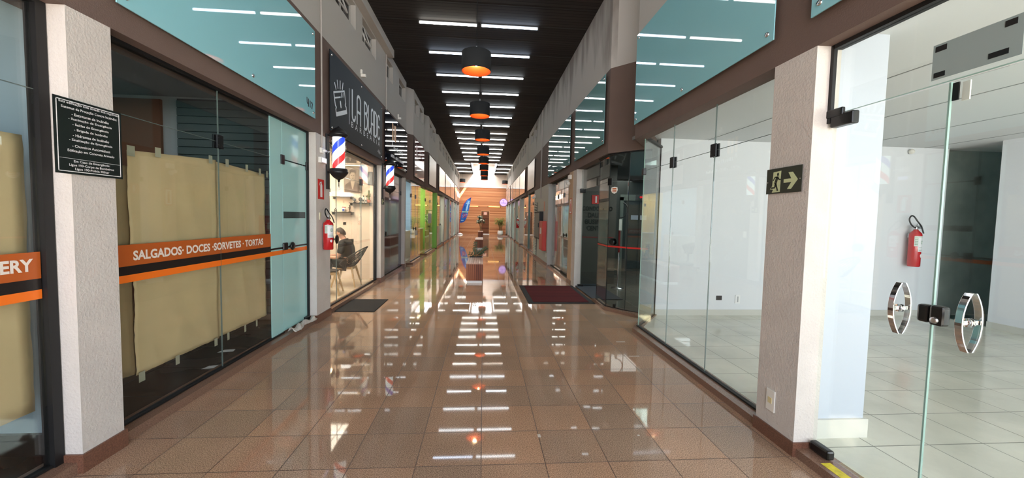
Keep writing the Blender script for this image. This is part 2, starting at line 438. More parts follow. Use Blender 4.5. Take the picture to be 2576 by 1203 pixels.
# ------------------------------------------------------------------ geometry helpers
class MB:
    def __init__(s):
        s.v, s.f, s.m, s.sm = [], [], [], []

    def add(s, verts, faces, mi=0, smooth=False):
        k = len(s.v)
        s.v += [tuple(p) for p in verts]
        for f in faces:
            s.f.append(tuple(i + k for i in f))
            s.m.append(mi)
            s.sm.append(smooth)
        return s

    def box(s, x0, x1, y0, y1, z0, z1, mi=0):
        x0, x1 = min(x0, x1), max(x0, x1)
        y0, y1 = min(y0, y1), max(y0, y1)
        z0, z1 = min(z0, z1), max(z0, z1)
        v = [(x0, y0, z0), (x1, y0, z0), (x1, y1, z0), (x0, y1, z0), (x0, y0, z1), (x1, y0, z1), (x1, y1, z1), (x0, y1, z1)]
        return s.add(v, [(0, 3, 2, 1), (4, 5, 6, 7), (0, 1, 5, 4), (1, 2, 6, 5), (2, 3, 7, 6), (3, 0, 4, 7)], mi)

    def prism(s, pts, z0, z1, mi=0):
        """plan polygon extruded in z"""
        a = sum(pts[i][0] * pts[(i + 1) % len(pts)][1] - pts[(i + 1) % len(pts)][0] * pts[i][1] for i in range(len(pts)))
        if a < 0:
            pts = pts[::-1]
        n = len(pts)
        v = [(p[0], p[1], z0) for p in pts] + [(p[0], p[1], z1) for p in pts]
        f = [tuple(range(n - 1, -1, -1)), tuple(range(n, 2 * n))] + [(i, (i + 1) % n, n + (i + 1) % n, n + i) for i in range(n)]
        return s.add(v, f, mi)

    def plate(s, fr, pts, d=0.002, mi=0, n0=0.0):
        """polygon in a frame (origin,u,v) extruded along n = u x v from n0 to n0+d"""
        o, u, v = Vector(fr[0]), Vector(fr[1]), Vector(fr[2])
        n = u.cross(v)
        a = sum(pts[i][0] * pts[(i + 1) % len(pts)][1] - pts[(i + 1) % len(pts)][0] * pts[i][1] for i in range(len(pts)))
        if a < 0:
            pts = pts[::-1]
        k = len(pts)
        vs = [o + u * p[0] + v * p[1] + n * n0 for p in pts] + [o + u * p[0] + v * p[1] + n * (n0 + d) for p in pts]
        f = [tuple(range(k - 1, -1, -1)), tuple(range(k, 2 * k))] + [(i, (i + 1) % k, k + (i + 1) % k, k + i) for i in range(k)]
        return s.add(vs, f, mi)

    def rect(s, fr, u0, u1, v0, v1, d=0.002, mi=0, n0=0.0):
        return s.plate(fr, [(u0, v0), (u1, v0), (u1, v1), (u0, v1)], d, mi, n0)

    def line(s, fr, p, q, wd, d=0.002, mi=0, n0=0.0):
        dx, dy = q[0] - p[0], q[1] - p[1]
        l = hypot(dx, dy) or 1
        ax, ay = -dy / l * wd / 2, dx / l * wd / 2
        return s.plate(fr, [(p[0] + ax, p[1] + ay), (p[0] - ax, p[1] - ay), (q[0] - ax, q[1] - ay), (q[0] + ax, q[1] + ay)], d, mi, n0)

    def disc(s, fr, cu, cv, r, d=0.002, mi=0, n0=0.0, n=24, ry=None):
        ry = ry or r
        return s.plate(fr, [(cu + r * cos(2 * pi * i / n), cv + ry * sin(2 * pi * i / n)) for i in range(n)], d, mi, n0)

    def tube(s, path, r, n=10, mi=0, closed=False, caps=True):
        """tube along points; r number or list"""
        path = [Vector(p) for p in path]
        m = len(path)
        rs = r if isinstance(r, (list, tuple)) else [r] * m
        rings = []
        prev = None
        for i, p in enumerate(path):
            if closed:
                d = path[(i + 1) % m] - path[i - 1]
            else:
                d = path[min(i + 1, m - 1)] - path[max(i - 1, 0)]
            d.normalize()
            if prev is None:
                a = Vector((0, 0, 1)) if abs(d.z) < 0.9 else Vector((1, 0, 0))
                a = (a - d * a.dot(d)).normalized()
            else:
                a = (prev - d * prev.dot(d)).normalized()
            prev = a
            b = d.cross(a)
            rings.append([p + (a * cos(2 * pi * k / n) + b * sin(2 * pi * k / n)) * rs[i] for k in range(n)])
        v = [q for ring in rings for q in ring]
        f = []
        for i in range(m if closed else m - 1):
            j = (i + 1) % m
            for k in range(n):
                f.append((i * n + k, i * n + (k + 1) % n, j * n + (k + 1) % n, j * n + k))
        s.add(v, f, mi, True)
        if caps and not closed:
            s.add(rings[0], [tuple(range(n - 1, -1, -1))], mi)
            s.add(rings[-1], [tuple(range(n))], mi)
        return s

    def lathe(s, prof, c=(0, 0, 0), n=32, mi=0, axis='z', smooth=True):
        """profile of (radius, height), turned about an axis through c"""
        v, f = [], []
        for (r, h) in prof:
            for k in range(n):
                a = 2 * pi * k / n
                p = (r * cos(a), r * sin(a), h)
                if axis == 'x':
                    p = (h, r * cos(a), r * sin(a))
                if axis == 'y':
                    p = (r * cos(a), h, -r * sin(a))
                v.append((p[0] + c[0], p[1] + c[1], p[2] + c[2]))
        for i in range(len(prof) - 1):
            for k in range(n):
                f.append((i * n + k, i * n + (k + 1) % n, (i + 1) * n + (k + 1) % n, (i + 1) * n + k))
        return s.add(v, f, mi, smooth)

    def ball(s, c, r, n=14, mi=0):
        r = r if isinstance(r, (tuple, list)) else (r, r, r)
        v, f = [], []
        m = n // 2
        for i in range(m + 1):
            th = pi * i / m
            for k in range(n):
                a = 2 * pi * k / n
                v.append((c[0] + r[0] * sin(th) * cos(a), c[1] + r[1] * sin(th) * sin(a), c[2] + r[2] * cos(th)))
        for i in range(m):
            for k in range(n):
                f.append((i * n + k, (i + 1) * n + k, (i + 1) * n + (k + 1) % n, i * n + (k + 1) % n))
        return s.add(v, f, mi, True)

    def build(s, name, mats, parent=None, bevel=0.0):
        me = bpy.data.meshes.new(name)
        off = wloc(parent) if parent else Vector((0, 0, 0))
        me.from_pydata([(p[0] - off.x, p[1] - off.y, p[2] - off.z) for p in s.v], [], s.f)
        if not isinstance(mats, (list, tuple)):
            mats = [mats]
        for m in mats:
            me.materials.append(m)
        me.polygons.foreach_set('material_index', s.m)
        me.polygons.foreach_set('use_smooth', s.sm)
        me.validate()
        me.update()
        o = bpy.data.objects.new(name, me)
        COL.objects.link(o)
        if parent:
            o.parent = parent
        if bevel:
            b = o.modifiers.new('bevel', 'BEVEL')
            b.width = bevel
            b.segments = 2
            b.limit_method = 'ANGLE'
        return o


def wloc(o):
    p = Vector((0, 0, 0))
    while o:
        p = p + o.location
        o = o.parent
    return p


def tag(o, label, cat=None, group=None, kind=None):
    o['label'] = label
    if cat:
        o['category'] = cat
    if group:
        o['group'] = group
    if kind:
        o['kind'] = kind
    return o


def thing(name, label, cat, loc=(0, 0, 0), group=None, kind=None):
    o = bpy.data.objects.new(name, None)
    o.empty_display_size = 0.1
    COL.objects.link(o)
    o.location = loc
    return tag(o, label, cat, group, kind)


def struct(name, mb, mats, label=None, parent=None, bevel=0.0):
    o = mb.build(name, mats, parent, bevel)
    if parent is None:
        o['kind'] = 'structure'
        if label:
            o['label'] = label
    return o


def copy_tree(o, parent=None, loc=None, rz=None, label=None):
    c = o.copy()
    COL.objects.link(c)
    c.parent = parent
    if loc is not None:
        c.location = loc
    if rz is not None:
        c.rotation_euler = (0, 0, rz)
    if label:
        c['label'] = label
    for ch in list(o.children):
        copy_tree(ch, c)
    return c


def text(name, s, fr, w_, h_, m, parent, d=0.002, off=0.0, n0=0.0, u0=0.0, v0=0.0, shear=0.0, space=1.0):
    """lettering fitted to a w x h box at (u0,v0) of a frame"""
    cu = bpy.data.curves.new('lettering', 'FONT')
    cu.body = s
    cu.offset = off
    cu.extrude = 0.0
    cu.shear = shear
    cu.space_character = space
    cu.resolution_u = 3
    t = bpy.data.objects.new('tmp_text', cu)
    COL.objects.link(t)
    dg = bpy.context.evaluated_depsgraph_get()
    dg.update()
    me = bpy.data.meshes.new_from_object(t.evaluated_get(dg))
    bpy.data.objects.remove(t)
    xs = [v.co.x for v in me.vertices]
    ys = [v.co.y for v in me.vertices]
    x0, x1, y0, y1 = min(xs), max(xs), min(ys), max(ys)
    o_, u, v = Vector(fr[0]), Vector(fr[1]), Vector(fr[2])
    n = u.cross(v)
    base = wloc(parent) if parent else Vector((0, 0, 0))
    sx = w_ / (x1 - x0) if w_ else h_ / (y1 - y0)
    sy = h_ / (y1 - y0)
    for vt in me.vertices:
        p = o_ + u * (u0 + (vt.co.x - x0) * sx) + v * (v0 + (vt.co.y - y0) * sy) + n * (n0 + d)
        vt.co = p - base
    me.name = name
    me.materials.clear()
    me.materials.append(m)
    o = bpy.data.objects.new(name, me)
    COL.objects.link(o)
    if parent:
        o.parent = parent
    return o


UL, UR, UC = (0, 1, 0), (0, -1, 0), (1, 0, 0)   # reading directions: on the left wall, right wall, facing the viewer
VZ = (0, 0, 1)
ORD = ['first', 'second', 'third', 'fourth', 'fifth', 'sixth', 'seventh', 'eighth', 'ninth', 'tenth', 'eleventh', 'twelfth', 'thirteenth', 'fourteenth', 'fifteenth', 'sixteenth', 'seventeenth', 'eighteenth', 'nineteenth', 'twentieth', 'twenty-first', 'twenty-second', 'twenty-third', 'twenty-fourth']
# ------------------------------------------------------------------ key dimensions
XL, XG, XR, XRG = -2.25, -2.37, 2.02, 2.14
HC, HB, HO = 5.30, 3.95, 2.59      # ceiling, top of the brown band, top of the shop openings
YE = 34.8
YB = -3.6
# ================================================================== THE SETTING
def cum(front, y):
    for (x0, y0), (x1, y1) in zip(front, front[1:]):
        if y0 <= y <= y1:
            return x0 + (x1 - x0) * (y - y0) / (y1 - y0 or 1)
    return front[-1][0]


def wall_run(mb, front, ya, yb, th, z0, z1, mi=0):
    pts = [(cum(front, ya), ya)] + [p for p in front if ya + 1e-4 < p[1] < yb - 1e-4] + [(cum(front, yb), yb)]
    # one quad prism per stretch keeps every face planar and convex
    for p, q in zip(pts, pts[1:]):
        mb.prism([p, q, (q[0] + th, q[1]), (p[0] + th, p[1])], z0, z1, mi)


FL = [(-2.25, YB), (-2.25, 11.5), (-2.36, 11.62), (-2.33, 11.85), (-2.15, 12.1), (-2.15, 14.1), (-2.28, 14.25), (-2.26, 14.95), (-2.13, 15.2), (-2.13, 17.45),
      (-2.26, 17.6), (-2.24, 18.2), (-2.13, 18.5), (-2.13, 28.2), (-2.24, 28.35), (-2.24, 28.6), (-2.13, 28.8), (-2.13, YE)]
FR = [(2.02, YB), (2.02, 5.15), (2.46, 5.8), (2.02, 6.28), (2.02, 17.7), (2.14, 17.8), (2.14, 18.45), (2.02, 18.62), (2.02, 28.4), (2.12, 28.5), (2.12, 28.8), (2.02, 28.95), (2.02, YE)]
WL = [(3.2, 4.05), (4.6, 5.4), (6.15, 7.07), (7.45, 8.35), (9.25, 9.85), (10.55, 11.38), (12.3, 13.05), (13.25, 13.95), (15.45, 16.25), (16.45, 17.2), (18.85, 19.6), (20.3, 21.2),
      (21.9, 22.9), (23.3, 24.4), (24.9, 26.0), (26.5, 27.7), (29.2, 30.2), (30.7, 31.8), (32.4, 33.6)]
WR = [(15.0, 15.85), (16.15, 17.1), (18.9, 19.6), (19.9, 20.7), (21.2, 22.2), (22.7, 23.7), (24.3, 25.3), (26.0, 27.2), (29.3, 30.3), (30.9, 31.9), (32.5, 33.6)]
ZW0, ZW1 = 4.68, 5.10


def upper_wall(front, wins, sgn):
    mb = MB()
    th = 0.16 if sgn > 0 else -0.3
    wall_run(mb, front, YB, YE, th, HO, HB, 1)
    wall_run(mb, front, YB, YE, th, HB, ZW0, 0)
    wall_run(mb, front, YB, YE, th, ZW1, HC, 0)
    y = YB
    for a, b in wins + [(YE, YE)]:
        wall_run(mb, front, y, a, th, ZW0, ZW1, 0)
        y = b
    return mb


wl = struct('wall_left', upper_wall(FL, WL, -1), [PLASTER, BROWN], 'tall left side wall, grey plaster above a brown band')
wr = struct('wall_right', upper_wall(FR, WR, 1), [PLASTER, BROWN], 'tall right side wall with damp streaks above a brown band')

# clerestory windows
wn_ = [0]


def clerestory(front, a, b, sgn, lab):
    wn_[0] += 1
    x = cum(front, (a + b) / 2)
    r = thing('window_%d' % wn_[0], lab, 'window', (x + sgn * 0.09, (a + b) / 2, ZW0), kind='structure')
    xo = x + sgn * 0.09
    f = MB()
    t = 0.035
    f.box(xo, xo + sgn * 0.04, a, b, ZW0, ZW0 + t)
    f.box(xo, xo + sgn * 0.04, a, b, ZW1 - t, ZW1)
    for yy in (a, (a + b) / 2 - t / 2, b - t):
        f.box(xo, xo + sgn * 0.04, yy, yy + t, ZW0 + t, ZW1 - t)
    f.build('window_frame', mat('pale window frame', srgb(188, 186, 182), rough=0.5), r)
    g = MB().box(xo + sgn * 0.015, xo + sgn * 0.025, a + t, b - t, ZW0 + t, ZW1 - t)
    g.build('glass_pane', GLASSB, r)
    return r, xo


for i, (a, b) in enumerate(WL):
    r, xo = clerestory(FL, a, b, -1, 'small high window in the left wall, %s from the viewer' % ORD[i])
    if 2 <= i <= 3:   # tilted open sash
        s = MB()
        m = (a + b) / 2
        for (p, q) in (((xo, a + .05, ZW1 - .04), (xo + .12, a + .05, ZW0 + .04)), ((xo, m - .05, ZW1 - .04), (xo + .12, m - .05, ZW0 + .04)), ((xo + .12, a + .05, ZW0 + .04), (xo + .12, m - .05, ZW0 + .04))):
            s.tube([p, q], 0.014, 6)
        s.build('open_sash', mat('pale window frame', srgb(188, 186, 182)), r)
for i, (a, b) in enumerate(WR):
    clerestory(FR, a, b, 1, 'small high window in the right wall, %s from the viewer' % ORD[i])

# fascia beam under the ceiling on the near left, with conduit pipe end
struct('trim_1', MB().box(-2.27, -2.11, YB, 9.35, 5.13, HC), PLASTER, 'pale boxed ledge under the ceiling along the near left wall')

# ceiling: dark slats, opening for the skylight
ce = MB()
SKY0 = 27.6
ce.box(-8, 10, YB, SKY0, HC, HC + 0.12)
ce.box(-8, -0.95, SKY0, YE + .3, HC, HC + 0.12)
ce.box(0.95, 10, SKY0, YE + .3, HC, HC + 0.12)
ROWS = [2.25, 3.65, 5.05, 6.45, 7.85, 9.22, 10.63, 12.03, 13.4, 14.78, 16.17, 17.62, 18.95, 20.25, 21.65, 23.05, 24.45, 25.85]
for y in ROWS:
    ce.box(-2.1, 2.0, y - 0.012, y + 0.012, HC - 0.004, HC, 1)
    ce.box(-2.1, 2.0, y - 0.70, y - 0.69, HC - 0.003, HC, 1)
struct('ceiling', ce, [CEIL, CEILJ], 'dark brown slatted corridor ceiling')
sk = MB()
sk.box(-1.0, -0.95, SKY0, YE, HC, 6.25)
sk.box(0.95, 1.0, SKY0, YE, HC, 6.25)
sk.box(-1.0, 1.0, SKY0 - .05, SKY0, HC, 6.25)
struct('trim_2', sk, WHITEP, 'white shaft of the skylight at the far end')
sp = MB()  # panels added to block the sun except for a thin streak
sp.box(-1.0, -0.42, SKY0, YE, 6.2, 6.24)
sp.box(-0.12, 1.0, SKY0, YE, 6.2, 6.24)
sp.box(-0.42, -0.12, SKY0, 29.6, 6.2, 6.24)
struct('skylight_mask', sp, SKYMASK, 'added white panels masking the skylight down to a narrow sun slit')

# end wall
ew = MB()
ew.box(-8, 10, YE, YE + .25, 0, 6.3, 0)
struct('wall_end', ew, [mat('cream end wall plaster', srgb(226, 212, 198), rough=0.8)], 'pale plaster wall above the wood cladding at the far end')
struct('wall_end_cladding', MB().box(-2.2, -0.20, YE - .08, YE, 0, 4.12).box(0.57, 2.1, YE - .08, YE, 0, 4.12).box(-0.20, 0.57, YE - .08, YE, 2.1, 4.12), WOODW, 'horizontal pine boards covering the far end wall')
struct('trim_4', MB().box(-2.13, 2.02, YE - .11, YE, 4.12, 4.2), WHITEP, 'white ledge on top of the wood cladding')
d1 = thing('door_1', 'dark plank door in the wood clad end wall', 'door', (0.18, YE - .06, 0), kind='structure')
MB().box(-0.16, 0.53, YE - .07, YE - .02, 0.05, 2.04).build('door_leaf', WOODD, d1)
MB().box(-0.20, -0.16, YE - .1, YE, 0, 2.1).box(0.53, 0.57, YE - .1, YE, 0, 2.1).box(-0.16, 0.53, YE - .1, YE, 2.04, 2.1).build('door_frame', mat('light oak frame', srgb(206, 160, 112)), d1)
pl = MB().rect(((0.03, YE - .07, 1.72), UC, VZ), 0, 0.32, 0, 0.26, 0.006)
ps = pl.build('sign_plate', PINKS, d1)
MB().disc(((0.03, YE - .07, 1.72), UC, VZ), .16, .13, .11, .003, n0=.006).build('round_mark', mat('pale pink print', srgb(226, 190, 176)), d1)
MB().box(-0.2, 0.57, YE - .45, YE - .1, 0, 0.05).build('threshold', WHITEP, d1)

# floors
fl = MB()
fl.box(-2.5, 2.5, YB - 0.0, YE, -0.1, 0.0)
struct('floor', fl, GRAN, 'polished brown granite tile floor of the corridor')
struct('floor_outside', MB().box(-25, 25, -30, YB, -0.12, -0.02), CONCR, 'paving outside the entrance')
struct('floor_left_dark', MB().box(-6.5, XG - .02, YB, 5.5, -0.05, 0.03), DTILE, 'dark floor of the closed cake shop')
struct('floor_left_barber', MB().box(-6.5, XG - .02, 5.6, 9.0, -0.05, 0.04), BTILE, 'beige tiled floor of the barber shop')
struct('floor_left_far', MB().box(-6.5, XG - .02, 9.1, YE, -0.05, 0.03), BTILE, 'beige tiled floor of the farther left shops')
struct('floor_right_white', MB().prism([(XRG + .06, YB), (8.2, YB), (8.2, 5.8), (2.62, 5.8), (XRG + .06, 5.12)], -0.05, 0.04), WTILE, 'pale tiled floor of the empty white shop')
struct('floor_right_lobby', MB().prism([(2.5, 5.86), (9, 5.86), (9, 11.7), (2.2, 11.7), (2.2, 6.3)], -0.05, 0.015), GTILE, 'grey floor of the lobby behind tinted glass')
struct('floor_right_far', MB().box(XRG + .06, 7, 11.8, YE, -0.05, 0.03), BTILE, 'beige floor of the farther right shops')

# shells of the shops
sh = MB()
sh.box(-6.7, -6.5, YB, YE, 0, HC)
sh.box(-6.5, -2.5, YB - .1, YB, 0, HC)
struct('wall_left_outer', sh, ATTIC, 'dark rear wall of the left shops')
cl = MB()
cl.box(-6.5, -2.42, YB, 5.6, 3.0, 3.05, 0)
cl.box(-6.5, -2.42, 5.6, YE, 3.0, 3.05, 1)
struct('ceiling_left_shops', cl, [mat('grey shop ceiling', srgb(150, 152, 152), rough=0.9), CEILW], 'ceilings inside the left shops')
rb = MB()
rb.box(8.2, 8.4, YB, 5.1, 0, 2.75)   # unseen outer side
rb.box(10, 10.2, YB, YE, 0, HC)
struct('wall_right_outer', rb, ATTIC, 'dark rear wall of the right shops')
cr = MB()
cr.box(2.3, 10, YB, 5.86, 2.75, 2.8)
for x in (3.4, 4.6, 5.8, 7.0):
    cr.box(x, x + .012, YB, 5.75, 2.745, 2.75, 1)
struct('ceiling_right_white', cr, [CEILW, mat('ceiling panel joint', srgb(160, 163, 163))], 'white panelled ceiling of the empty shop')
struct('ceiling_right_far', MB().box(2.3, 10, 5.86, YE, 2.75, 2.8), GREYW, 'ceilings inside the farther right shops')

# left partitions
struct('wall_left_partition', MB().box(-6.5, XG - .06, 2.45, 2.55, 0, 3.0), PALEB, 'pale partition behind the first papered window')
struct('baseboard_left_dark', MB().box(-6.5, XG - .06, 2.425, 2.45, 0.03, 0.16), BLACKF, 'black skirting in the first left shop')
p5 = MB()
p5.box(-6.5, XG - .06, 5.5, 5.62, 0, 3.0, 0)
p5.box(-6.5, -5.0, 5.47, 5.5, 0.03, 2.95, 1)
p5.box(-5.0, -4.22, 5.46, 5.5, 0.03, 2.95, 2)
struct('wall_left_partition_brown', p5, [mat('light grey partition', srgb(170, 174, 174)), mat('dark brown panel', srgb(74, 48, 34), rough=0.6), mat('mid brown panel', srgb(118, 76, 50), rough=0.6)], 'brown and grey partition inside the cake shop')
struct('wall_left_partition_cream', MB().box(-6.5, XG - .03, 9.0, 9.1, 0, 3.0), CREAM, 'cream wall with portraits inside the barber shop')
struct('wall_left_partition_pale', MB().box(-6.5, -2.45, 11.75, 11.83, 0, 3.0).box(-6.5, -2.42, 14.62, 14.74, 0, 3.0), PALEB, 'pale blue grey partitions past the dark shop')
struct('wall_left_partition_yellow', MB().box(-2.62, -2.42, 14.55, 14.61, 0, 3.0).box(-6.5, -3.0, 17.8, 17.9, 0, 3.0), YELLOWP, 'yellow lit partitions in the third and fourth left shops')
struct('wall_left_partition_green', MB().box(-3.0, -2.4, 17.72, 17.9, 0, 3.0).box(-6.5, -2.4, 21.2, 21.3, 0, 3.0).box(-2.36, -2.16, 18.22, 18.48, 0.03, HO), LIME, 'lime green column and partitions of the green shop')
struct('wall_left_partition_far', MB().box(-6.5, -2.4, 24.8, 24.9, 0, 3.0).box(-6.5, -2.4, 28.4, 28.5, 0, 3.0).box(-6.5, -2.4, 31.4, 31.5, 0, 3.0), WHITEP, 'white partitions of the farthest left shops')

# left pillars (lower wall between the shop fronts), granite skirting and sills
PL = [(2.31, 2.565, XL), (5.43, 5.9, XL), (8.75, 9.07, XL), (11.35, 11.5, XL), (21.3, 21.55, -2.13), (24.75, 25.1, -2.13), (28.05, 28.35, -2.13), (31.3, 31.6, -2.13), (34.2, YE, -2.13)]
for i, (a, b, x) in enumerate(PL):
    struct('wall_left_pillar' if i == 0 else 'wall_left_pillar.%03d' % i, MB().box(x, x - .16, a, b, 0.0, HO), PILLAR, 'off white plaster pillar between left shop fronts, %s from the viewer' % ORD[i])
    struct('baseboard_left' if i == 0 else 'baseboard_left.%03d' % i, MB().box(x + .012, x - .13, a - .012, b + .012, 0, 0.108), GSTRIPD, 'granite skirting around the %s left pillar' % ORD[i])
sl = MB()
for a, b, x in ((YB, 2.3, XL), (2.577, 5.42, XL), (5.91, 8.74, XL), (9.08, 11.34, XL)):
    sl.box(-2.27, -2.45, a, b, 0, 0.065)
for (a, b) in ((12.1, 14.3), (15.1, 17.6), (18.4, 21.3), (21.55, 24.75), (25.1, 28.05), (28.35, 31.3), (31.6, 34.2)):
    sl.box(-2.14, -2.42, a, b, 0, 0.065)
sl.prism([(-2.14, 12.1), (-2.42, 12.1), (-2.5, 11.75)], 0, 0.065)
sl.prism([(-2.14, 15.1), (-2.42, 15.1), (-2.42, 14.8)], 0, 0.065)
struct('trim_5', sl, GSTRIP, 'granite sill under the left shop fronts')

# right pillars and lower walls
PR = [(2.285, 2.63, XR, PILLAR), (8.72, 9.10, XR, PILLARB), (17.85, 18.15, 2.10, mat('blue green column', srgb(92, 128, 124), rough=0.4)), (21.35, 21.75, XR, PILLAR), (25.0, 25.3, XR, PILLAR), (28.4, 28.7, XR, PILLAR), (31.3, 31.6, XR, PILLAR), (34.2, YE, XR, PILLAR)]
for i, (a, b, x, m) in enumerate(PR):
    struct('wall_right_pillar' if i == 0 else 'wall_right_pillar.%03d' % i, MB().box(x, x + .16, a, b, 0.0, HO), m, 'plaster pillar between right shop fronts, %s from the viewer' % ORD[i])
    struct('baseboard_right' if i == 0 else 'baseboard_right.%03d' % i, MB().box(x - .012, x + .13, a - .012, b + .012, 0, 0.09), GSTRIPD, 'granite skirting around the %s right pillar' % ORD[i])
struct('wall_right_pillar_jamb', MB().box(XR + .005, XR + .16, 8.40, 8.72, 0.0, HO), PILLAR, 'white jamb beside the lobby entrance')
struct('wall_right_meter', MB().box(XR + .001, XR + .16, 12.05, 15.35, 0, HO - .001), mat('grey green wall paint', srgb(194, 194, 188), rough=0.7), 'grey wall carrying the meter cabinet and hydrant box')
struct('baseboard_right_meter', MB().box(XR - .012, XR, 12.05, 15.36, 0, 0.1), GSTRIPD, 'granite skirting under the meter wall')
sr = MB()
sr.prism([(2.03, 2.64), (2.2, 2.64), (2.2, 5.08), (2.73, 5.78), (2.56, 5.83), (2.03, 5.02)], 0, 0.055)
sr.box(2.03, 2.2, YB, 2.28, 0, 0.055)
sr.prism([(2.03, 6.95), (2.03, 6.27), (2.37, 5.76), (2.6, 5.76), (2.17, 6.36), (2.17, 6.95)], 0, 0.05)
for a, b in ((9.11, 12.04), (15.37, 17.8), (18.2, 21.34), (21.76, 25.0), (25.3, 28.4), (28.7, 31.3), (31.6, 34.2)):
    sr.box(2.04, 2.28, a, b, 0, 0.05)
struct('trim_6', sr, GSTRIP, 'granite sill under the right shop fronts')

# right partitions
rw = MB()
rw.box(2.67, 7.45, 5.76, 5.86, 0, 2.75)
struct('wall_right_shop_back', rw, WHITEP, 'white back wall of the empty shop')
struct('wall_right_shop_side', MB().box(7.40, 7.5, YB, 5.08, 0, 2.75), WHITEP, 'white side wall of the empty shop on the far right')
al = MB()
al.box(7.45, 9.9, 6.9, 7.0, 0, 2.75)
al.box(7.5, 9.9, 5.0, 5.08, 0, 2.75)
al.box(7.40, 7.45, 5.86, 6.9, 0, 2.75)
struct('wall_right_alcove', al, GREYW, 'unlit alcove walls behind the empty shop')
struct('floor_right_alcove', MB().box(7.45, 10, 5.08, 6.9, -0.05, 0.04), WTILE, 'floor of the unlit alcove')
struct('wall_right_stub', MB().box(2.2, 2.64, 2.42, 2.6, 0, 2.75), mat('bright white wall paint', srgb(188, 195, 206), rough=0.5), 'white end of the partition behind the shop pillar')
SK = mat('pale skirting tiles', srgb(206, 205, 196), rough=0.4)
bs = MB()
bs.box(2.67, 7.4, 5.745, 5.76, 0.04, 0.13)
bs.box(7.385, 7.40, YB, 5.08, 0.04, 0.13)
bs.box(2.2, 2.66, 2.4, 2.42, 0.04, 0.17)
bs.box(7.45, 9.9, 6.885, 6.9, 0.04, 0.13)
struct('baseboard_right_shop', bs, SK, 'pale skirting inside the empty shop')
lb = MB()
lb.box(2.16, 3.05, 8.74, 8.84, 0, 2.75)
lb.box(3.0, 3.05, 8.84, 11.6, 0, 2.75)
struct('wall_right_lobby', lb, DKWALL, 'dark grey lobby wall with black lettering')
struct('wall_right_elevator', MB().box(3.0, 10, 11.6, 11.7, 0, 2.75), mat('dark green grey wall', srgb(64, 72, 70), rough=0.5), 'dark wall around the elevator')
struct('wall_right_lobby_stone', MB().box(2.72, 10, 5.87, 5.95, 0, 2.75), mat('mottled stone wall', srgb(128, 134, 128), rough=0.4, var=0.2, vscale=3), 'stone faced wall on the near side of the lobby')
struct('wall_right_partition', MB().box(2.3, 7, 12.02, 12.1, 0, 2.75).box(2.3, 7, 15.2, 15.3, 0, 2.75).box(2.3, 7, 18.0, 18.08, 0, 2.75).box(2.3, 7, 21.4, 21.5, 0, 2.75).box(2.3, 7, 25.1, 25.2, 0, 2.75).box(2.3, 7, 28.5, 28.6, 0, 2.75), CREAM, 'partitions between the farther right shops')

# lettering in the lobby
fr = ((0, 8.735, 0), UC, VZ)
le = thing('wall_lettering', 'black lettering with a red square numeral on the dark lobby wall', 'sign', (2.6, 8.735, 1.5))
for s, u0, u1, v in (('CONDOMÍNIO', 2.255, 2.96, 1.70), ('DALLAS', 2.39, 2.80, 1.545), ('BUSINESS', 2.33, 2.88, 1.395), ('CENTER', 2.37, 2.80, 1.245)):
    text('lettering', s, fr, u1 - u0, 0.115 if s[0] != 'C' or s == 'CENTER' else 0.13, mat('black letters', srgb(10, 10, 10), rough=0.3), le, d=0.004, off=0.03, u0=u0, v0=v)
MB().rect(fr, 2.47, 2.64, 1.86, 2.06, .006).build('red_square', REDP, le)
text('numeral', '1', fr, 0.035, 0.15, WHITE, le, d=0.008, off=0.02, u0=2.55, v0=1.885)
MB().rect(fr, 2.16, 3.0, 1.085, 1.105, .003).build('red_stripe', mat('dark red vinyl', srgb(130, 40, 40)), le)
# ================================================================== SHOP FRONTS AND DOORS
WN = [len(WL) + len(WR)]
DN = [1]
SEAL = mat('glass joint line', srgb(98, 112, 108), rough=0.3)


def knob(mb, x, y, z, sgn, r=0.045):
    """pair of flat round knobs through a pane whose normal is x"""
    for s in (sgn, -sgn):
        mb.lathe([(0.0, 0.006 * s), (0.016, 0.006 * s), (0.016, 0.03 * s), (r, 0.032 * s), (r * 1.02, 0.04 * s), (r * 0.8, 0.05 * s), (0, 0.052 * s)], (x, y, z), 20, axis='x')


def clamp_mb(x, y, z, w=0.085, h=0.12):
    mb = MB()
    for s in (1, -1):
        mb.box(x + s * 0.007, x + s * 0.022, y - w / 2, y + w / 2, z - h / 2, z + h / 2)
        for dy in (-.026, .026):
            for dz in (-.032, .032):
                mb.lathe([(0, s * .024), (.006, s * .024), (.006, s * .021)], (x, y + dy, z + dz), 8, axis='x')
    return mb


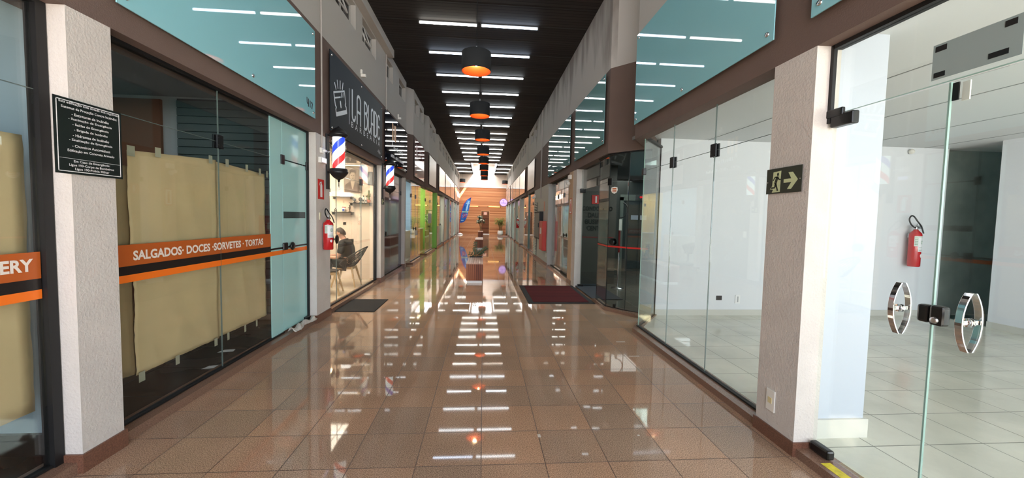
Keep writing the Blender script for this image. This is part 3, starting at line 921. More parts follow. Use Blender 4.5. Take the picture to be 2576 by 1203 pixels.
def shopfront(label, x, y0, y1, splits, m, z0=0.07, z1=2.57, transom=None, clamps=(), mats=None, seal=True, top=True, track=True):
    WN[0] += 1
    r = thing('window_%d' % WN[0], label, 'shop window', (x, (y0 + y1) / 2, z0), kind='structure')
    ys = [y0] + list(splits) + [y1]
    for i, (a, b) in enumerate(zip(ys, ys[1:])):
        mm = mats[i] if mats else m
        zs = [(z0 + .012, z1)] if not transom else [(z0 + .012, transom - .003), (transom + .003, z1)]
        for (c, d) in zs:
            MB().box(x - .005, x + .005, a + .003, b - .003, c, d).build('glass_pane', mm, r)
    if seal:
        s = MB()
        for y in splits:
            s.box(x - .0055, x + .0055, y - .0018, y + .0018, z0, z1)
        if transom:
            s.box(x - .0055, x + .0055, y0, y1, transom - .0018, transom + .0018)
        if s.v:
            s.build('joint_seal', SEAL, r)
    for (y, z) in clamps:
        clamp_mb(x, y, z).build('clamp', BLKPLA, r, bevel=.006)
    f = MB()
    if track:
        f.box(x - .02, x + .02, y0, y1, z0 - .002, z0 + .012)
    else:
        MB().box(x - .0053, x + .0053, y0, y1, z0 + .009, z0 + .012).build('glass_edge', GEDGE, r)
    if top:
        f.box(x - .03, x + .03, y0, y1, z1, z1 + .03)
    f.build('track', BLACKF, r)
    return r


# left: cake shop with paper
w0 = shopfront('glass window of the papered shop at the left edge of the view', XG, -1.2, 2.255, [], GLASS, transom=2.125)
MB().box(XG - .03, XG + .03, 2.255, 2.305, 0.065, 2.59).build('side_frame', BLACKF, w0)
w1 = shopfront('large clear panes of the papered cake shop with a double knuckle clamp', XG, 2.57, 4.515, [3.685], GLASS, transom=2.125, clamps=[(3.685, 2.125)])
w2 = shopfront('frosted aqua side pane of the cake shop', XG, 4.52, 4.775, [], FROST)
DN[0] += 1
dr = thing('door_%d' % DN[0], 'frosted aqua glass door of the cake shop with black knob', 'door', (XG, 5.1, .07), kind='structure')
MB().box(XG - .005, XG + .005, 4.785, 5.40, 0.085, 2.125).build('glass_pane', FROST, dr)
MB().box(XG - .005, XG + .005, 4.785, 5.42, 2.14, 2.57).build('transom_pane', FROST, dr)
for (yy, zz) in ((4.775, 2.13), (5.41, 2.13)):
    clamp_mb(XG, yy, zz, .07, .11).build('clamp', BLKPLA, dr, bevel=.005)
MB().box(XG - .03, XG + .04, 5.30, 5.42, 0.072, 0.12).build('floor_hinge', BLKPLA, dr, bevel=.01)
k = MB()
knob(k, XG, 4.95, 1.10, 1, .05)
k.build('knob', BLKPLA, dr)
k = MB()
k.box(XG + .007, XG + .03, 4.76, 4.86, 1.06, 1.15)
k.build('lock', BLKPLA, dr, bevel=.01)
MB().box(XG - .004, XG + .007, 4.80, 5.36, 1.44, 1.52).build('dark_slot', mat('dark film strip', srgb(58, 72, 72), rough=0.2), dr)
MB().box(XG - .004, XG + .007, 4.785, 5.40, 1.015, 1.065).build('orange_stripe', ORANGE, dr)
MB().box(XG - .004, XG + .0065, 4.785, 5.40, 1.08, 1.10).build('black_stripe', VINBLK, dr)
MB().box(XG - .03, XG + .03, 5.405, 5.43, .065, 2.59).build('side_frame', BLACKF, dr)
MB().box(XG - .03, XG + .03, 4.78, 5.405, 2.57, 2.6).build('head_frame', BLACKF, dr)
MB().box(XG - .004, XG + .007, 4.522, 4.773, 1.015, 1.065).build('orange_stripe', ORANGE, w2)
MB().box(XG - .004, XG + .0065, 4.522, 4.773, 1.08, 1.10).build('black_stripe', VINBLK, w2)
for rr, a, b in ((w0, -1.2, 2.25), (w1, 2.57, 3.68), (w1, 3.69, 4.512)):
    MB().box(XG + .0052, XG + .007, a, b, 1.125, 1.268).build('brown_orange_band', ORANGED, rr)
    MB().box(XG + .0052, XG + .0065, a, b, 1.065, 1.125).build('black_band', VINBLK, rr)
    MB().box(XG + .0052, XG + .0075, a, b, 1.015, 1.065).build('orange_stripe', ORANGE, rr)
frL = ((XG + .008, 0, 0), UL, VZ)
text('lettering', 'SALGADOS· DOCES ·SORVETES · TORTAS', frL, 1.56, 0.068, LETW, w1, d=.001, off=.035, u0=2.80, v0=1.158)
text('lettering', 'ERY', frL, 0.142, 0.066, LETW, w0, d=.001, off=.035, u0=2.072, v0=1.168)

# papers inside the panes
def paper(label, pts, x, m, rag=0.008, sag=0.012, seed=1):
    """wavy paper sheet: outline given by top and bottom rows of (y, z)"""
    rnd = random.Random(seed)
    (y0, zt0, zb0), (y1, zt1, zb1) = pts
    nx, nz = 28, 20
    v = []
    ph = rnd.random() * 6
    for j in range(nz + 1):
        for i in range(nx + 1):
            a, b = i / nx, j / nz
            y = y0 + (y1 - y0) * a
            zt, zb = zt0 + (zt1 - zt0) * a, zb0 + (zb1 - zb0) * a
            z = zb + (zt - zb) * b
            xx = x - abs(sin(a * 9 + ph + b * 2)) * sag * 0.5 - abs(sin(b * 5 + ph * 2 + a * 3)) * sag * .5
            if i in (0, nx):
                y += (rnd.random() - .5) * rag
            if j in (0,):
                z += (rnd.random() - .5) * rag * .6
            v.append((xx, y, z))
    f = [(j * (nx + 1) + i, j * (nx + 1) + i + 1, (j + 1) * (nx + 1) + i + 1, (j + 1) * (nx + 1) + i) for j in range(nz) for i in range(nx)]
    mb = MB()
    mb.add(v, f, 0, True)
    o = mb.build('kraft_paper', m)
    s = o.modifiers.new('thickness', 'SOLIDIFY')
    s.thickness = 0.0008
    s.offset = -1
    return tag(o, label, 'paper', 'kraft paper sheets taped inside the shop windows')


paper('wide kraft paper sheet above the lettered band, behind the nearer large pane', [(2.82, 1.905, 1.20), (3.70, 1.965, 1.20)], XG - .022, PAPER, seed=2)
paper('kraft paper sheet above the lettered band, behind the farther large pane', [(3.66, 1.955, 1.20), (4.50, 1.925, 1.20)], XG - .034, PAPER, seed=3)
paper('wide kraft paper sheet below the orange stripe, behind the nearer large pane', [(2.84, 1.06, 0.345), (3.695, 1.06, 0.345)], XG - .022, PAPER, seed=4)
paper('kraft paper sheet below the orange stripe, behind the farther large pane', [(3.685, 1.06, 0.345), (4.505, 1.06, 0.35)], XG - .038, PAPER, seed=5)
paper('narrow darker kraft paper strip beside the plaque pillar', [(2.58, 1.80, 0.37), (2.86, 1.80, 0.35)], XG - .042, PAPERD, seed=6)
paper('kraft paper sheet in the window at the left edge of the view', [(0.4, 1.88, 0.40), (2.235, 1.88, 0.40)], XG - .03, PAPER, seed=8)
tp = [(2.83, 1.90, .06), (3.05, 1.925, .05), (3.60, 1.955, .045), (3.82, 1.955, .045), (4.12, 1.945, .04), (4.35, 1.935, .04), (4.485, 1.925, .03), (2.86, .33, .05), (3.18, .33, .04), (3.62, .33, .04), (3.79, .33, .03), (4.05, .33, .03), (4.25, .33, .03)]
for i, (y, z, s_) in enumerate(tp):
    o = MB().rect(((XG - .010, y, z), UL, VZ), -s_ / 2, s_ / 2, -.035, .035, .001).build('tape_piece', TAPE)
    tag(o, '%s masking tape strip from the pillar on the kraft paper %s edge' % (ORD[i if i < 7 else i - 7], 'top' if i < 7 else 'bottom'), 'tape', 'masking tape strips holding the paper')

rs = thing('roller_shutter', 'dark grey horizontal slat shutter seen above the kraft paper', 'shutter', (-3.3, 5.45, 0.03))
s = MB()
z = 0.05
while z < 2.95:
    s.box(-4.0, -2.47, 5.435, 5.47, z, z + .088)
    z += .1
s.build('slats', mat('dark shutter slats', srgb(66, 78, 76), rough=0.5), rs)
MB().box(-4.02, -2.45, 5.472, 5.49, .03, 2.97).build('back_panel', BLACKF, rs)

# barber shop front
wb = shopfront('clear glass front of the barber shop on both sides of its door', XG, 5.92, 8.70, [6.47, 7.75], GLASS, transom=2.13, clamps=[(7.75, 2.13)])
k = MB()
knob(k, XG, 6.40, 1.10, 1, .072)
k.build('knob', BLKPLA, wb)
MB().box(XG - .03, XG + .03, 8.70, 8.745, .065, 2.6).build('side_frame', BLACKF, wb)
# dark unit
wd = shopfront('smoked dark shop front beyond the second barber pole', XG + .03, 9.09, 11.30, [10.0], SMOKE, transom=2.13, clamps=[(9.6, 2.13), (11.2, 2.13)])
k = MB()
knob(k, XG + .03, 9.42, 1.06, 1, .06)
k.build('knob', BLKPLA, wd)
MB().rect(((XG + .037, 0, 0), UL, VZ), 9.28, 9.40, 1.12, 1.28, .003).build('white_sticker', WHITEPL, wd)
# third, fourth, fifth fronts past the corners
GLASSM = GLASS
for lab, a, b, sp, mm, kz in (('clear shop front past the first left corner, mirroring the pine wall', 12.25, 14.1, [13.1], None, 13.0),
                              ('clear shop front past the second left corner with a square notice', 15.25, 17.4, [16.6], None, 16.4),
                              ('half frosted shop front beside the lime green column', 18.5, 21.2, [19.3], None, 20.4)):
    rr = shopfront(lab, -2.25, a, b, sp, GLASS, transom=2.13, clamps=[(s_, 2.13) for s_ in sp] + [(a + .05, 2.13)])
    k = MB()
    knob(k, -2.25, kz, 1.08, 1, .06)
    k.build('knob', BLKPLA, rr)
    if a == 12.25:
        MB().rect(((-2.243, 0, 0), UL, VZ), 13.0, 13.5, .85, 1.02, .002).build('white_sticker', WHITEPL, rr)
    if a == 15.25:
        MB().rect(((-2.243, 0, 0), UL, VZ), 16.0, 17.0, 1.2, 1.62, .002).build('grey_notice', mat('pale grey notice', srgb(186, 196, 192)), rr)
    if a == 18.5:
        MB().rect(((-2.243, 0, 0), UL, VZ), 18.5, 21.2, .08, 1.02, .002).build('frosted_film', FROST, rr)
for (a, b), lab in zip(((21.55, 24.75), (25.1, 28.05), (28.35, 31.3), (31.6, 34.2)), ('frosted aqua front after the lime green shop', 'clear front of the seventh left shop holding dark clothes', 'pale front second from the end wall on the left', 'white framed front next to the end wall on the left')):
    shopfront(lab, -2.22, a, b, [(a + b) / 2], FROST if a in (21.55, 28.35) else GLASS, transom=2.13, clamps=[((a + b) / 2, 2.13)])
# angled return panes at the left corners
for lab, p, q in (('narrow angled pane at the first left corner', (-2.46, 11.8), (-2.26, 12.24)), ('narrow angled pane at the second left corner', (-2.42, 14.86), (-2.26, 15.2))):
    WN[0] += 1
    r = thing('window_%d' % WN[0], lab, 'shop window', (p[0], p[1], .07), kind='structure')
    v = Vector((q[0] - p[0], q[1] - p[1], 0)).normalized()
    MB().rect(((p[0], p[1], 0), tuple(v), VZ), 0, hypot(q[0] - p[0], q[1] - p[1]), .07, 2.57, .008).build('glass_pane', GLASS, r)

# right: empty white shop
wr1 = shopfront('clear panes of the empty white shop between the pillar and the glass corner', XRG, 2.65, 5.1, [3.495, 4.29], GLASS, z0=.057, z1=2.6, transom=2.165, clamps=[(3.495, 2.165), (4.29, 2.165)])
p, q = (XRG, 5.1), (2.66, 5.745)
WN[0] += 1
r = thing('window_%d' % WN[0], 'slanted return pane at the glass corner of the empty shop', 'shop window', (p[0], p[1], .057), kind='structure')
v = Vector((q[0] - p[0], q[1] - p[1], 0)).normalized()
L_ = hypot(q[0] - p[0], q[1] - p[1])
frr = ((p[0], p[1], 0), tuple(v), VZ)
MB().rect(frr, 0.004, L_ - .02, .06, 2.6, .008).build('glass_pane', GLASSG, r)
MB().rect(frr, -0.004, .004, .06, 2.6, .01).build('corner_edge', GEDGE, r)
MB().rect(frr, L_ - .02, L_, .06, 2.6, .014).rect(frr, 0, L_, 2.6, 2.63, .03).rect(frr, 0, L_, .05, .062, .02).build('side_frame', BLACKF, r)
MB().box(XRG - .02, XRG + .02, 5.06, 5.13, 2.11, 2.2).build('clamp', BLKPLA, r, bevel=.006)

# transom glass and double doors of the near right shop
wt = shopfront('clear fixed glass above the double doors of the near right shop', XRG, -1.0, 2.27, [], GLASS, z0=2.163, z1=2.565, seal=False, track=False)
MB().box(XRG - .03, XRG - .008, 2.262, 2.285, 2.12, 2.59).build('side_frame', BLACKF, wt)
MB().rect(((XRG - .007, 0, 0), UR, VZ), -1.745, -1.43, 2.195, 2.36, .001).build('grey_film', GREYPATCH, wt)
for (a, b, c, d) in ((-1.735, -1.69, 2.325, 2.35), (-1.735, -1.69, 2.205, 2.228), (-1.488, -1.45, 2.325, 2.35), (-1.535, -1.47, 2.215, 2.238)):
    MB().rect(((XRG - .0085, 0, 0), UR, VZ), a, b, c, d, .001).build('black_pad', BLKPLA, wt)


def crescent_handle(parent, y, zc):
    """pull handle: two bowed flat chrome bars, one on each face, joined through the pane"""
    for s in (-1, 1):
        mb = MB()
        n = 20
        path_o, path_i = [], []
        for i in range(n + 1):
            t = -1 + 2 * i / n
            bow = 0.038 * (1 - abs(t) ** 2.2) + 0.006
            z = zc + t * 0.132
            path_o.append((XRG + s * (bow + .008), z))
            path_i.append((XRG + s * bow, z))
        v, f = [], []
        hw = .014
        for i in range(n + 1):
            v += [(path_o[i][0], y - hw, path_o[i][1]), (path_o[i][0], y + hw, path_o[i][1]), (path_i[i][0], y + hw, path_i[i][1]), (path_i[i][0], y - hw, path_i[i][1])]
        for i in range(n):
            for k in range(4):
                a, b = i * 4 + k, i * 4 + (k + 1) % 4
                f.append((a, b, b + 4, a + 4))
        f += [(0, 3, 2, 1), tuple(n * 4 + k for k in range(4))]
        mb.add(v, f, 0, False)
        mb.box(XRG + s * .006, XRG + s * .040, y - .007, y + .007, zc - .010, zc + .010)
        mb.lathe([(.02, s * .005), (.02, s * .012), (0, s * .012)], (XRG, y, zc), 16, axis='x')
        mb.build('handle', CHROME, parent, bevel=.0015)


for lab, a, b, hy in (('glass door leaf hinged on the pillar with the exit sign, near right', 1.672, 2.265, 1.815), ('glass door leaf nearest the viewer on the right, with the lock', 1.03, 1.666, 1.53)):
    DN[0] += 1
    r = thing('door_%d' % DN[0], lab, 'door', (XRG, (a + b) / 2, .07), kind='structure')
    MB().box(XRG - .005, XRG + .005, a, b, .075, 2.165).build('glass_pane', GLASS, r)
    MB().box(XRG - .0052, XRG + .0052, a - .003 if a > 1.5 else b - .002, a if a > 1.5 else b + .0015, .075, 2.165).build('glass_edge', GEDGE, r)
    crescent_handle(r, hy, 1.08)
    if a > 1.5:
        MB().box(XRG - .028, XRG + .02, 2.12, 2.265, 2.09, 2.165).box(XRG - .035, XRG - .01, 2.18, 2.33, 2.15, 2.20).build('top_hinge', BLKPLA, r, bevel=.008)
        MB().box(XRG - .03, XRG + .02, 2.13, 2.265, .06, .12).build('floor_hinge', BLKPLA, r, bevel=.012)
        MB().box(XRG - .022, XRG + .022, 1.672, 1.722, 1.04, 1.125).build('lock_keeper', BLKPLA, r, bevel=.012)
    else:
        lk = MB().box(XRG - .024, XRG + .024, 1.612, 1.668, 1.035, 1.13).build('lock', BLKPLA, r, bevel=.012)
        MB().lathe([(0, -.034), (.014, -.034), (.016, -.024), (.016, -.02)], (XRG, 1.64, 1.062), 16, axis='x').build('key_cylinder', STEEL, lk)
        MB().box(XRG - .012, XRG - .006, 1.628, 1.652, 2.075, 2.155).build('strike_plate', BLKPLA, r)
        MB().box(XRG + .006, XRG + .012, 1.60, 1.628, 2.07, 2.155).build('strike_backing', WHITEPL, r)

# lobby entrance: two joined panes and a tinted door
DN[0] += 1
r = thing('door_%d' % DN[0], 'grey tinted glass entrance of the lobby with round knob and red stripe', 'door', (2.1, 6.6, .05), kind='structure')
pA, pB, pC, pD = (2.10, 6.93), (2.085, 6.33), (2.30, 6.03), (2.55, 5.79)
for nm, p, q in (('glass_pane', pA, pB), ('glass_pane', pB, pC), ('glass_pane', pC, pD)):
    v = Vector((q[0] - p[0], q[1] - p[1], 0))
    L_ = v.length
    v.normalize()
    f_ = ((p[0], p[1], 0), tuple(v), VZ)
    MB().rect(f_, .003, L_ - .003, .06, 2.13, .008).rect(f_, .003, L_ - .003, 2.136, 2.57, .008).build(nm, GLASSD, r)
    MB().rect(f_, 0, .006, .06, 2.57, .01).rect(f_, 0, L_, .052, .062, .02).rect(f_, 0, L_, 2.57, 2.6, .03).build('joint_seal', BLACKF, r)
    MB().rect(f_, 0.004, L_ - .004, 1.05, 1.075, .001, n0=.0085).build('red_stripe', REDP, r)
v = Vector((pC[0] - pB[0], pC[1] - pB[1], 0)).normalized()
nrm = v.cross(Vector(VZ))
kb = MB()
c0 = Vector((pB[0], pB[1], 1.14)) + v * .10
for s in (1, -1):
    kb.tube([c0 + nrm * .008 * s, c0 + nrm * .03 * s], .015, 12)
    kb.tube([c0 + nrm * .03 * s, c0 + nrm * .036 * s, c0 + nrm * .05 * s], [.05, .056, .045], 20)
kb.build('knob', BLKPLA, r)
f_ = ((pB[0], pB[1], 0), tuple(v), VZ)
MB().rect(f_, -.03, .05, 2.07, 2.19, .02).rect(f_, .15, .20, .062, .12, .02).build('clamp', BLKPLA, r, bevel=.006)
sh_ = MB().plate(f_, [(.055, 1.95), (.10, 1.93), (.145, 1.95), (.165, 1.99), (.155, 2.035), (.10, 2.045), (.045, 2.035), (.035, 1.99)], .001, n0=.009)
so = sh_.build('shield_sticker', WHITEPL, r)
MB().rect(f_, .062, .138, 1.958, 1.967, .001, n0=.0105).rect(f_, .062, .138, 1.978, 1.99, .001, n0=.0105).rect(f_, .062, .138, 2.0, 2.022, .001, n0=.0105).build('sticker_print', ORANGED, so)
DN[0] += 1
r = thing('door_%d' % DN[0], 'open glass leaf of the lobby standing beside the white jamb', 'door', (2.14, 8.4, .05), kind='structure')
MB().box(2.135, 2.145, 6.95, 8.38, 2.14, 2.57).build('transom_pane', GLASSD, r)
MB().rect(((2.15, 8.36, 0), UC, VZ), 0, .55, .02, 2.12, .01).build('glass_pane', GLASSD, r)
MB().box(2.10, 2.22, 8.32, 8.395, 2.08, 2.17).box(2.10, 2.22, 8.32, 8.395, .02, .07).build('hinge', BLKPLA, r, bevel=.008)

# right: clear shop between tan pillar and meter wall, and farther fronts
w3 = shopfront('clear shop front between the tan pillar and the meter wall, mirroring the banner', XRG, 9.12, 11.98, [10.2, 11.0], GLASS, z0=.05, transom=2.13, clamps=[(10.2, 2.13), (11.0, 2.13)])
k = MB()
knob(k, XRG, 10.0, 1.08, -1, .055)
k.build('knob', BLKPLA, w3)
MB().box(XRG - .02, XRG + .02, 9.1, 10.4, .052, .10).build('bottom_rail', BLACKF, w3)
for (a, b), lab in zip(((15.4, 17.8), (18.2, 21.34), (21.77, 25.0), (25.3, 28.4), (28.7, 31.3), (31.6, 34.2)),
                       ('clear shop front just past the louvred panel', 'shop front with two panes past the blue green column', 'frosted front after the far right extinguisher', 'pale front fifth from the lobby on the right', 'frosted front near the round lit sign', 'last front on the right next to the end wall')):
    rr = shopfront(lab, XRG, a, b, [(a + b) / 2], GLASS if a < 21 else FROST, z0=.05, transom=2.13, clamps=[((a + b) / 2, 2.13)])
# ================================================================== SIGNS ON THE BROWN BAND
def sign(label, side, x, y0, y1, z0, z1, m, mids=1, stand=0.03, group=None, studs=True):
    """board held off the wall on round standoffs; side 'L' or 'R'"""
    sg = 1 if side == 'L' else -1
    r = thing('shop_sign', label, 'sign', (x, (y0 + y1) / 2, z0), group)
    xp = x + sg * stand
    MB().box(xp, xp + sg * .008, y0, y1, z0, z1).build('panel', m, r)
    if studs:
        ys = [y0 + .06] + [y0 + (y1 - y0) * (i + 1) / (mids + 1) for i in range(mids)] + [y1 - .06]
        for y in ys:
            for z in (z0 + .06, z1 - .06):
                s = MB()
                s.tube([(x, y, z), (xp, y, z)], .009, 8)
                s.lathe([(.0, sg * (stand + .018)), (.014, sg * (stand + .018)), (.018, sg * (stand + .012)), (.018, sg * (stand + .008))], (x, y, z), 14, axis='x')
                s.build('standoff', CHROME, r)
    return r


def frame_on(side, x, off=.0385):
    return ((x + (off if side == 'L' else -off), 0, 0), UL if side == 'L' else UR, VZ)


s1 = sign('blank teal glass sign with the number 417, above the papered shop', 'L', XL, 2.57, 5.33, 2.745, 3.86, TEAL)
f_ = frame_on('L', XL)
# hand drawn number 417
n_ = MB()
for p, q in (((5.045, 2.975), (5.05, 2.885)), ((5.05, 2.885), (5.10, 2.875)), ((5.10, 2.965), (5.095, 2.83)), ((5.155, 2.95), (5.155, 2.835)), ((5.19, 2.93), (5.24, 2.925)), ((5.24, 2.925), (5.215, 2.825))):
    n_.line(f_, (5.09 + (p[0] - 5.045) * .8, 2.84 + (p[1] - 2.825) * .75), (5.09 + (q[0] - 5.045) * .8, 2.84 + (q[1] - 2.825) * .75), .022, .001)
n_.build('number', mat('dark teal ink', srgb(20, 52, 62)), s1)

s2 = sign('dark barber shop sign with white ticket and blade lettering', 'L', XL, 5.83, 8.70, 2.70, 3.85, NAVY)
W_ = mat('pale white lettering', srgb(214, 224, 232), rough=0.4)


def arc(cx_, cy_, rx, ry, a0, a1, n=10):
    return [(cx_ + rx * cos(radians(a0 + (a1 - a0) * i / n)), cy_ + ry * sin(radians(a0 + (a1 - a0) * i / n))) for i in range(n + 1)]


GL = {
    'L': [[(0, 1), (0, .17)] + arc(.3, .17, .3, .17, 180, 360, 12)],
    'A': [[(0, 0), (0, .82)] + arc(.28, .82, .28, .18, 180, 0, 12) + [(.56, .82), (.56, 0)], [(0, .42), (.56, .42)]],
    'B': [[(0, 0), (0, 1), (.2, 1)] + arc(.2, .8, .32, .2, 90, -90, 10) + [(.1, .6)], [(.2, .6)] + arc(.2, .3, .36, .3, 90, -90, 10) + [(0, 0)]],
    'D': [[(0, 0), (0, 1), (.15, 1)] + arc(.15, .8, .42, .2, 90, 0, 6) + arc(.15, .2, .42, .2, 0, -90, 6) + [(0, 0)]],
    'E': [arc(.3, .83, .28, .17, 20, 180, 9) + [(.02, .17)] + arc(.3, .17, .28, .17, 180, 340, 9), [(.02, .52), (.45, .52)]],
}


def strokes(mb, fr_, path, wd, n0=0.0):
    for i, (p, q) in enumerate(zip(path, path[1:])):
        mb.line(fr_, p, q, wd, .001 + .0001 * (i % 5), n0=n0)
    for i, p in enumerate(path):
        mb.disc(fr_, p[0], p[1], wd / 2, .0016 + .0001 * (i % 5), n0=n0, n=10)


for ch_, y_, w_ in (('L', 6.75, .19), ('A', 7.0, .24), ('B', 7.42, .23), ('L', 7.66, .18), ('A', 7.85, .21), ('D', 8.08, .21), ('E', 8.31, .21)):
    z0_, h_ = 3.09, .48
    g_ = MB()
    for path in GL[ch_]:
        strokes(g_, f_, [(y_ + p[0] / .56 * (w_ - .05) + .02, z0_ + p[1] * h_) for p in path], .046)
    g_.build('letter', W_, s2)
text('lettering', 'BARBEARIA', f_, 1.78, .095, W_, s2, d=.001, u0=6.72, v0=2.955, space=1.9)
text('number', '416', f_, .20, .085, W_, s2, d=.001, u0=8.34, v0=2.79)
lg = MB()
lg.line(f_, (6.625, 2.98), (6.625, 3.56), .016, .001)
ti = radians(19)
fi = ((f_[0][0], 6.07, 2.975), (0, cos(ti), sin(ti)), (0, -sin(ti), cos(ti)))
T_ = .026
strokes(lg, fi, [(0, 0), (0, .09), (.03, .12), (0, .15), (0, .33), (.46, .33), (.46, .15), (.43, .12), (.46, .09), (.46, 0)], T_)
lg.rect(fi, 0, .46, -.013, .05, .001)
lg.rect(fi, 0, .26, .24, .262, .001)
lg.line(fi, (.29, .24), (.33, .31), .022, .001)
lg.line(fi, (.36, .24), (.40, .31), .022, .001)
strokes(lg, fi, [(.23, .11), (.23, .18)], .04)
for p, q in (((6.05, 3.36), (6.0, 3.43)), ((6.13, 3.40), (6.10, 3.50)), ((6.22, 3.42), (6.22, 3.53)), ((6.31, 3.44), (6.34, 3.54))):
    strokes(lg, f_, [p, q], .024)
lg.build('logo', W_, s2)

s3 = sign('dark navy glossy sign with three ochre bars beside the barber sign', 'L', XL, 8.97, 11.45, 2.73, 3.87, NAVY2)
b_ = MB()
for i, (u, v0, v1) in enumerate(((9.62, 3.32, 3.72), (9.78, 3.32, 3.70), (9.93, 3.32, 3.72))):
    b_.rect(f_, u, u + .11, v0, v1, .001)
b_.build('ochre_bars', GOLD, s3)
b_ = MB()
rnd = random.Random(4)
for u in (9.62,):
    b_.line(f_, (u, 3.18), (u + .05, 3.28), .02, .001)
    b_.line(f_, (u + .05, 3.28), (u + .1, 3.18), .02, .001)
u = 9.78
while u < 10.9:
    b_.rect(f_, u, u + rnd.choice((.05, .07, .03)), 3.12, 3.12 + rnd.choice((.07, .10)), .001)
    u += .095
u = 9.5
while u < 11.0:
    b_.rect(f_, u, u + rnd.choice((.045, .06, .03)), 2.90, 2.90 + rnd.choice((.05, .075)), .001)
    u += .08
b_.build('small_print', W_, s3)

XF = -2.15
s4 = sign('glossy sign, deep red above and pale below, past the first left corner', 'L', XF, 12.16, 14.02, 2.72, 3.87, BLUSH, mids=0)
fF = frame_on('L', XF)
MB().rect(fF, 12.17, 14.01, 3.32, 3.865, .001).build('red_field', REDG, s4)
b_ = MB()
b_.rect(fF, 12.4, 12.6, 3.36, 3.72, .001, n0=.0012)
for i in range(5):
    b_.line(fF, (12.85 + i * .2, 3.42), (12.95 + i * .2, 3.52), .03, .001, n0=.0012)
    b_.line(fF, (12.85 + i * .2, 3.56), (12.93 + i * .2, 3.64), .03, .001, n0=.0012)
b_.build('small_print', mat('faded pinkish print', srgb(184, 150, 158)), s4)
sign('blank pale grey sign past the second left corner', 'L', -2.13, 15.25, 17.38, 2.74, 3.86, PALEG, mids=0, studs=False)
for (a, b), lab in zip(((18.65, 21.3), (21.7, 24.9), (25.1, 28.1), (28.9, 31.4), (31.7, 34.3)),
                       ('first of the mirror like pale signs in the far left row', 'second mirror like pale sign in the far left row', 'third mirror like pale sign in the far left row', 'fourth pale sign in the far left row, after the last corner', 'pale sign on the left right next to the end wall')):
    sign(lab, 'L', -2.13, a, b, 2.74, 3.86, PALEW, mids=0, group='mirror like pale signs on the far left', studs=False)

t1 = sign('large blank teal glass sign above the empty white shop', 'R', XR, 2.615, 5.10, 2.77, 3.93, TEAL)
sign('blank teal glass sign above the near right double doors', 'R', XR, .35, 2.305, 2.76, 3.93, TEAL)
sign('blank teal grey sign above the lobby entrance', 'R', XR, 6.42, 8.50, 2.77, 3.91, TEAL2)
sign('blank teal grey sign above the tan pillar and clear shop', 'R', XR, 8.98, 11.98, 2.77, 3.92, TEAL2)
sign('first blank off white sign past the meter wall', 'R', XR, 15.3, 17.6, 2.74, 3.86, PALEG, mids=0, studs=False)
sign('second blank off white sign, past the blue green column', 'R', XR, 18.8, 21.4, 2.74, 3.86, PALEW, mids=0, studs=False)
for (a, b), lab in zip(((21.6, 24.0), (24.1, 26.5), (26.7, 28.3), (29.1, 31.5), (31.7, 34.3)),
                       ('third sign in the far right row, glossy', 'fourth sign in the far right row, glossy', 'fifth sign in the far right row, narrow', 'sixth sign in the far right row', 'sign on the right next to the end wall')):
    sign(lab, 'R', XR, a, b, 2.74, 3.86, TEAL2 if a < 25 else PALEW, mids=0, group='glossy signs on the far right', studs=False)

# ================================================================== CEILING TUBES
def tube_proto(m):
    r = thing('ceiling_tube', '', 'tube light', (0, 0, 0))
    MB().tube([(-.555, 0, -.045), (-.56, 0, -.045)] and [(-.55, 0, -.045), (.55, 0, -.045)], .021, 10).build('tube', m, r)
    MB().box(-.58, .58, -.018, .018, -.022, 0).box(-.58, -.555, -.02, .02, -.065, -.02).box(.555, .58, -.02, .02, -.065, -.02).build('fitting', mat('dark lamp fitting', srgb(60, 60, 60)), r)
    return r


protos = {}
for k_, m in (('c', TUBE), ('n', TUBEW), ('b', TUBEB), ('r', TUBER)):
    protos[k_] = tube_proto(m)
used = set()
tones = 'nb cb bb cc cc nn nn rr nn rr nn nr nn rn nn nn nn nn'.split()
tones = ['cc', 'cc', 'cc', 'nc'] + ['nb', 'bb', 'bc', 'cc', 'cc', 'cc', 'cc', 'nr', 'nn', 'nn', 'nn', 'nn', 'nn', 'nn']


def place_tube(k_, loc, lab):
    if k_ not in used:
        used.add(k_)
        o = protos[k_]
        o.location = loc
        o['label'] = lab
    else:
        o = copy_tree(protos[k_], None, loc, 0, lab)
    o['group'] = 'white tube lamps across the corridor ceiling'


for i, y in enumerate(ROWS):
    for j, cx_ in enumerate((-.74, .46)):
        lab = '%s ceiling tube lamp of the pair %s' % (('left', 'right')[j],
              ('nearest in view' if i == 4 else '%s in view from the near end' % ORD[i - 4]) if i >= 4 else 'overhead, %s before the view begins' % ORD[3 - i])
        place_tube(tones[i][j], (cx_, y, HC), lab)
for i, y in enumerate((27.9, 30.2, 32.6)):
    for j, cx_ in enumerate((-1.52, 1.5)):
        place_tube('n', (cx_, y, HC), 'ceiling tube lamp %s the skylight, %s from the viewer' % (('left of', 'right of')[j], ORD[i]))

# ================================================================== PENDANTS
def pendant_proto():
    r = thing('pendant_lamp', '', 'pendant lamp')
    R_ = .235
    MB().lathe([(R_, 0), (R_, .29), (R_ - .004, .292), (R_ - .006, .29)], n=40).build('shade', SHADE, r)
    MB().lathe([(R_ - .006, .29), (R_ - .006, 0), (R_, 0)], n=40).lathe([(R_ - .006, .27), (0.02, .275)], n=40).build('shade_lining', COPPER, r)
    MB().tube([(0, 0, .27), (0, 0, .40)], .012, 10).build('stem', STEEL, r)
    bl = MB().ball((0, 0, .14), (.045, .045, .055), 14)
    b = bl.build('bulb', BULB, r)
    MB().tube([(0, 0, .19), (0, 0, .27)], .02, 10).build('lamp_holder', BLACK, r)
    return r


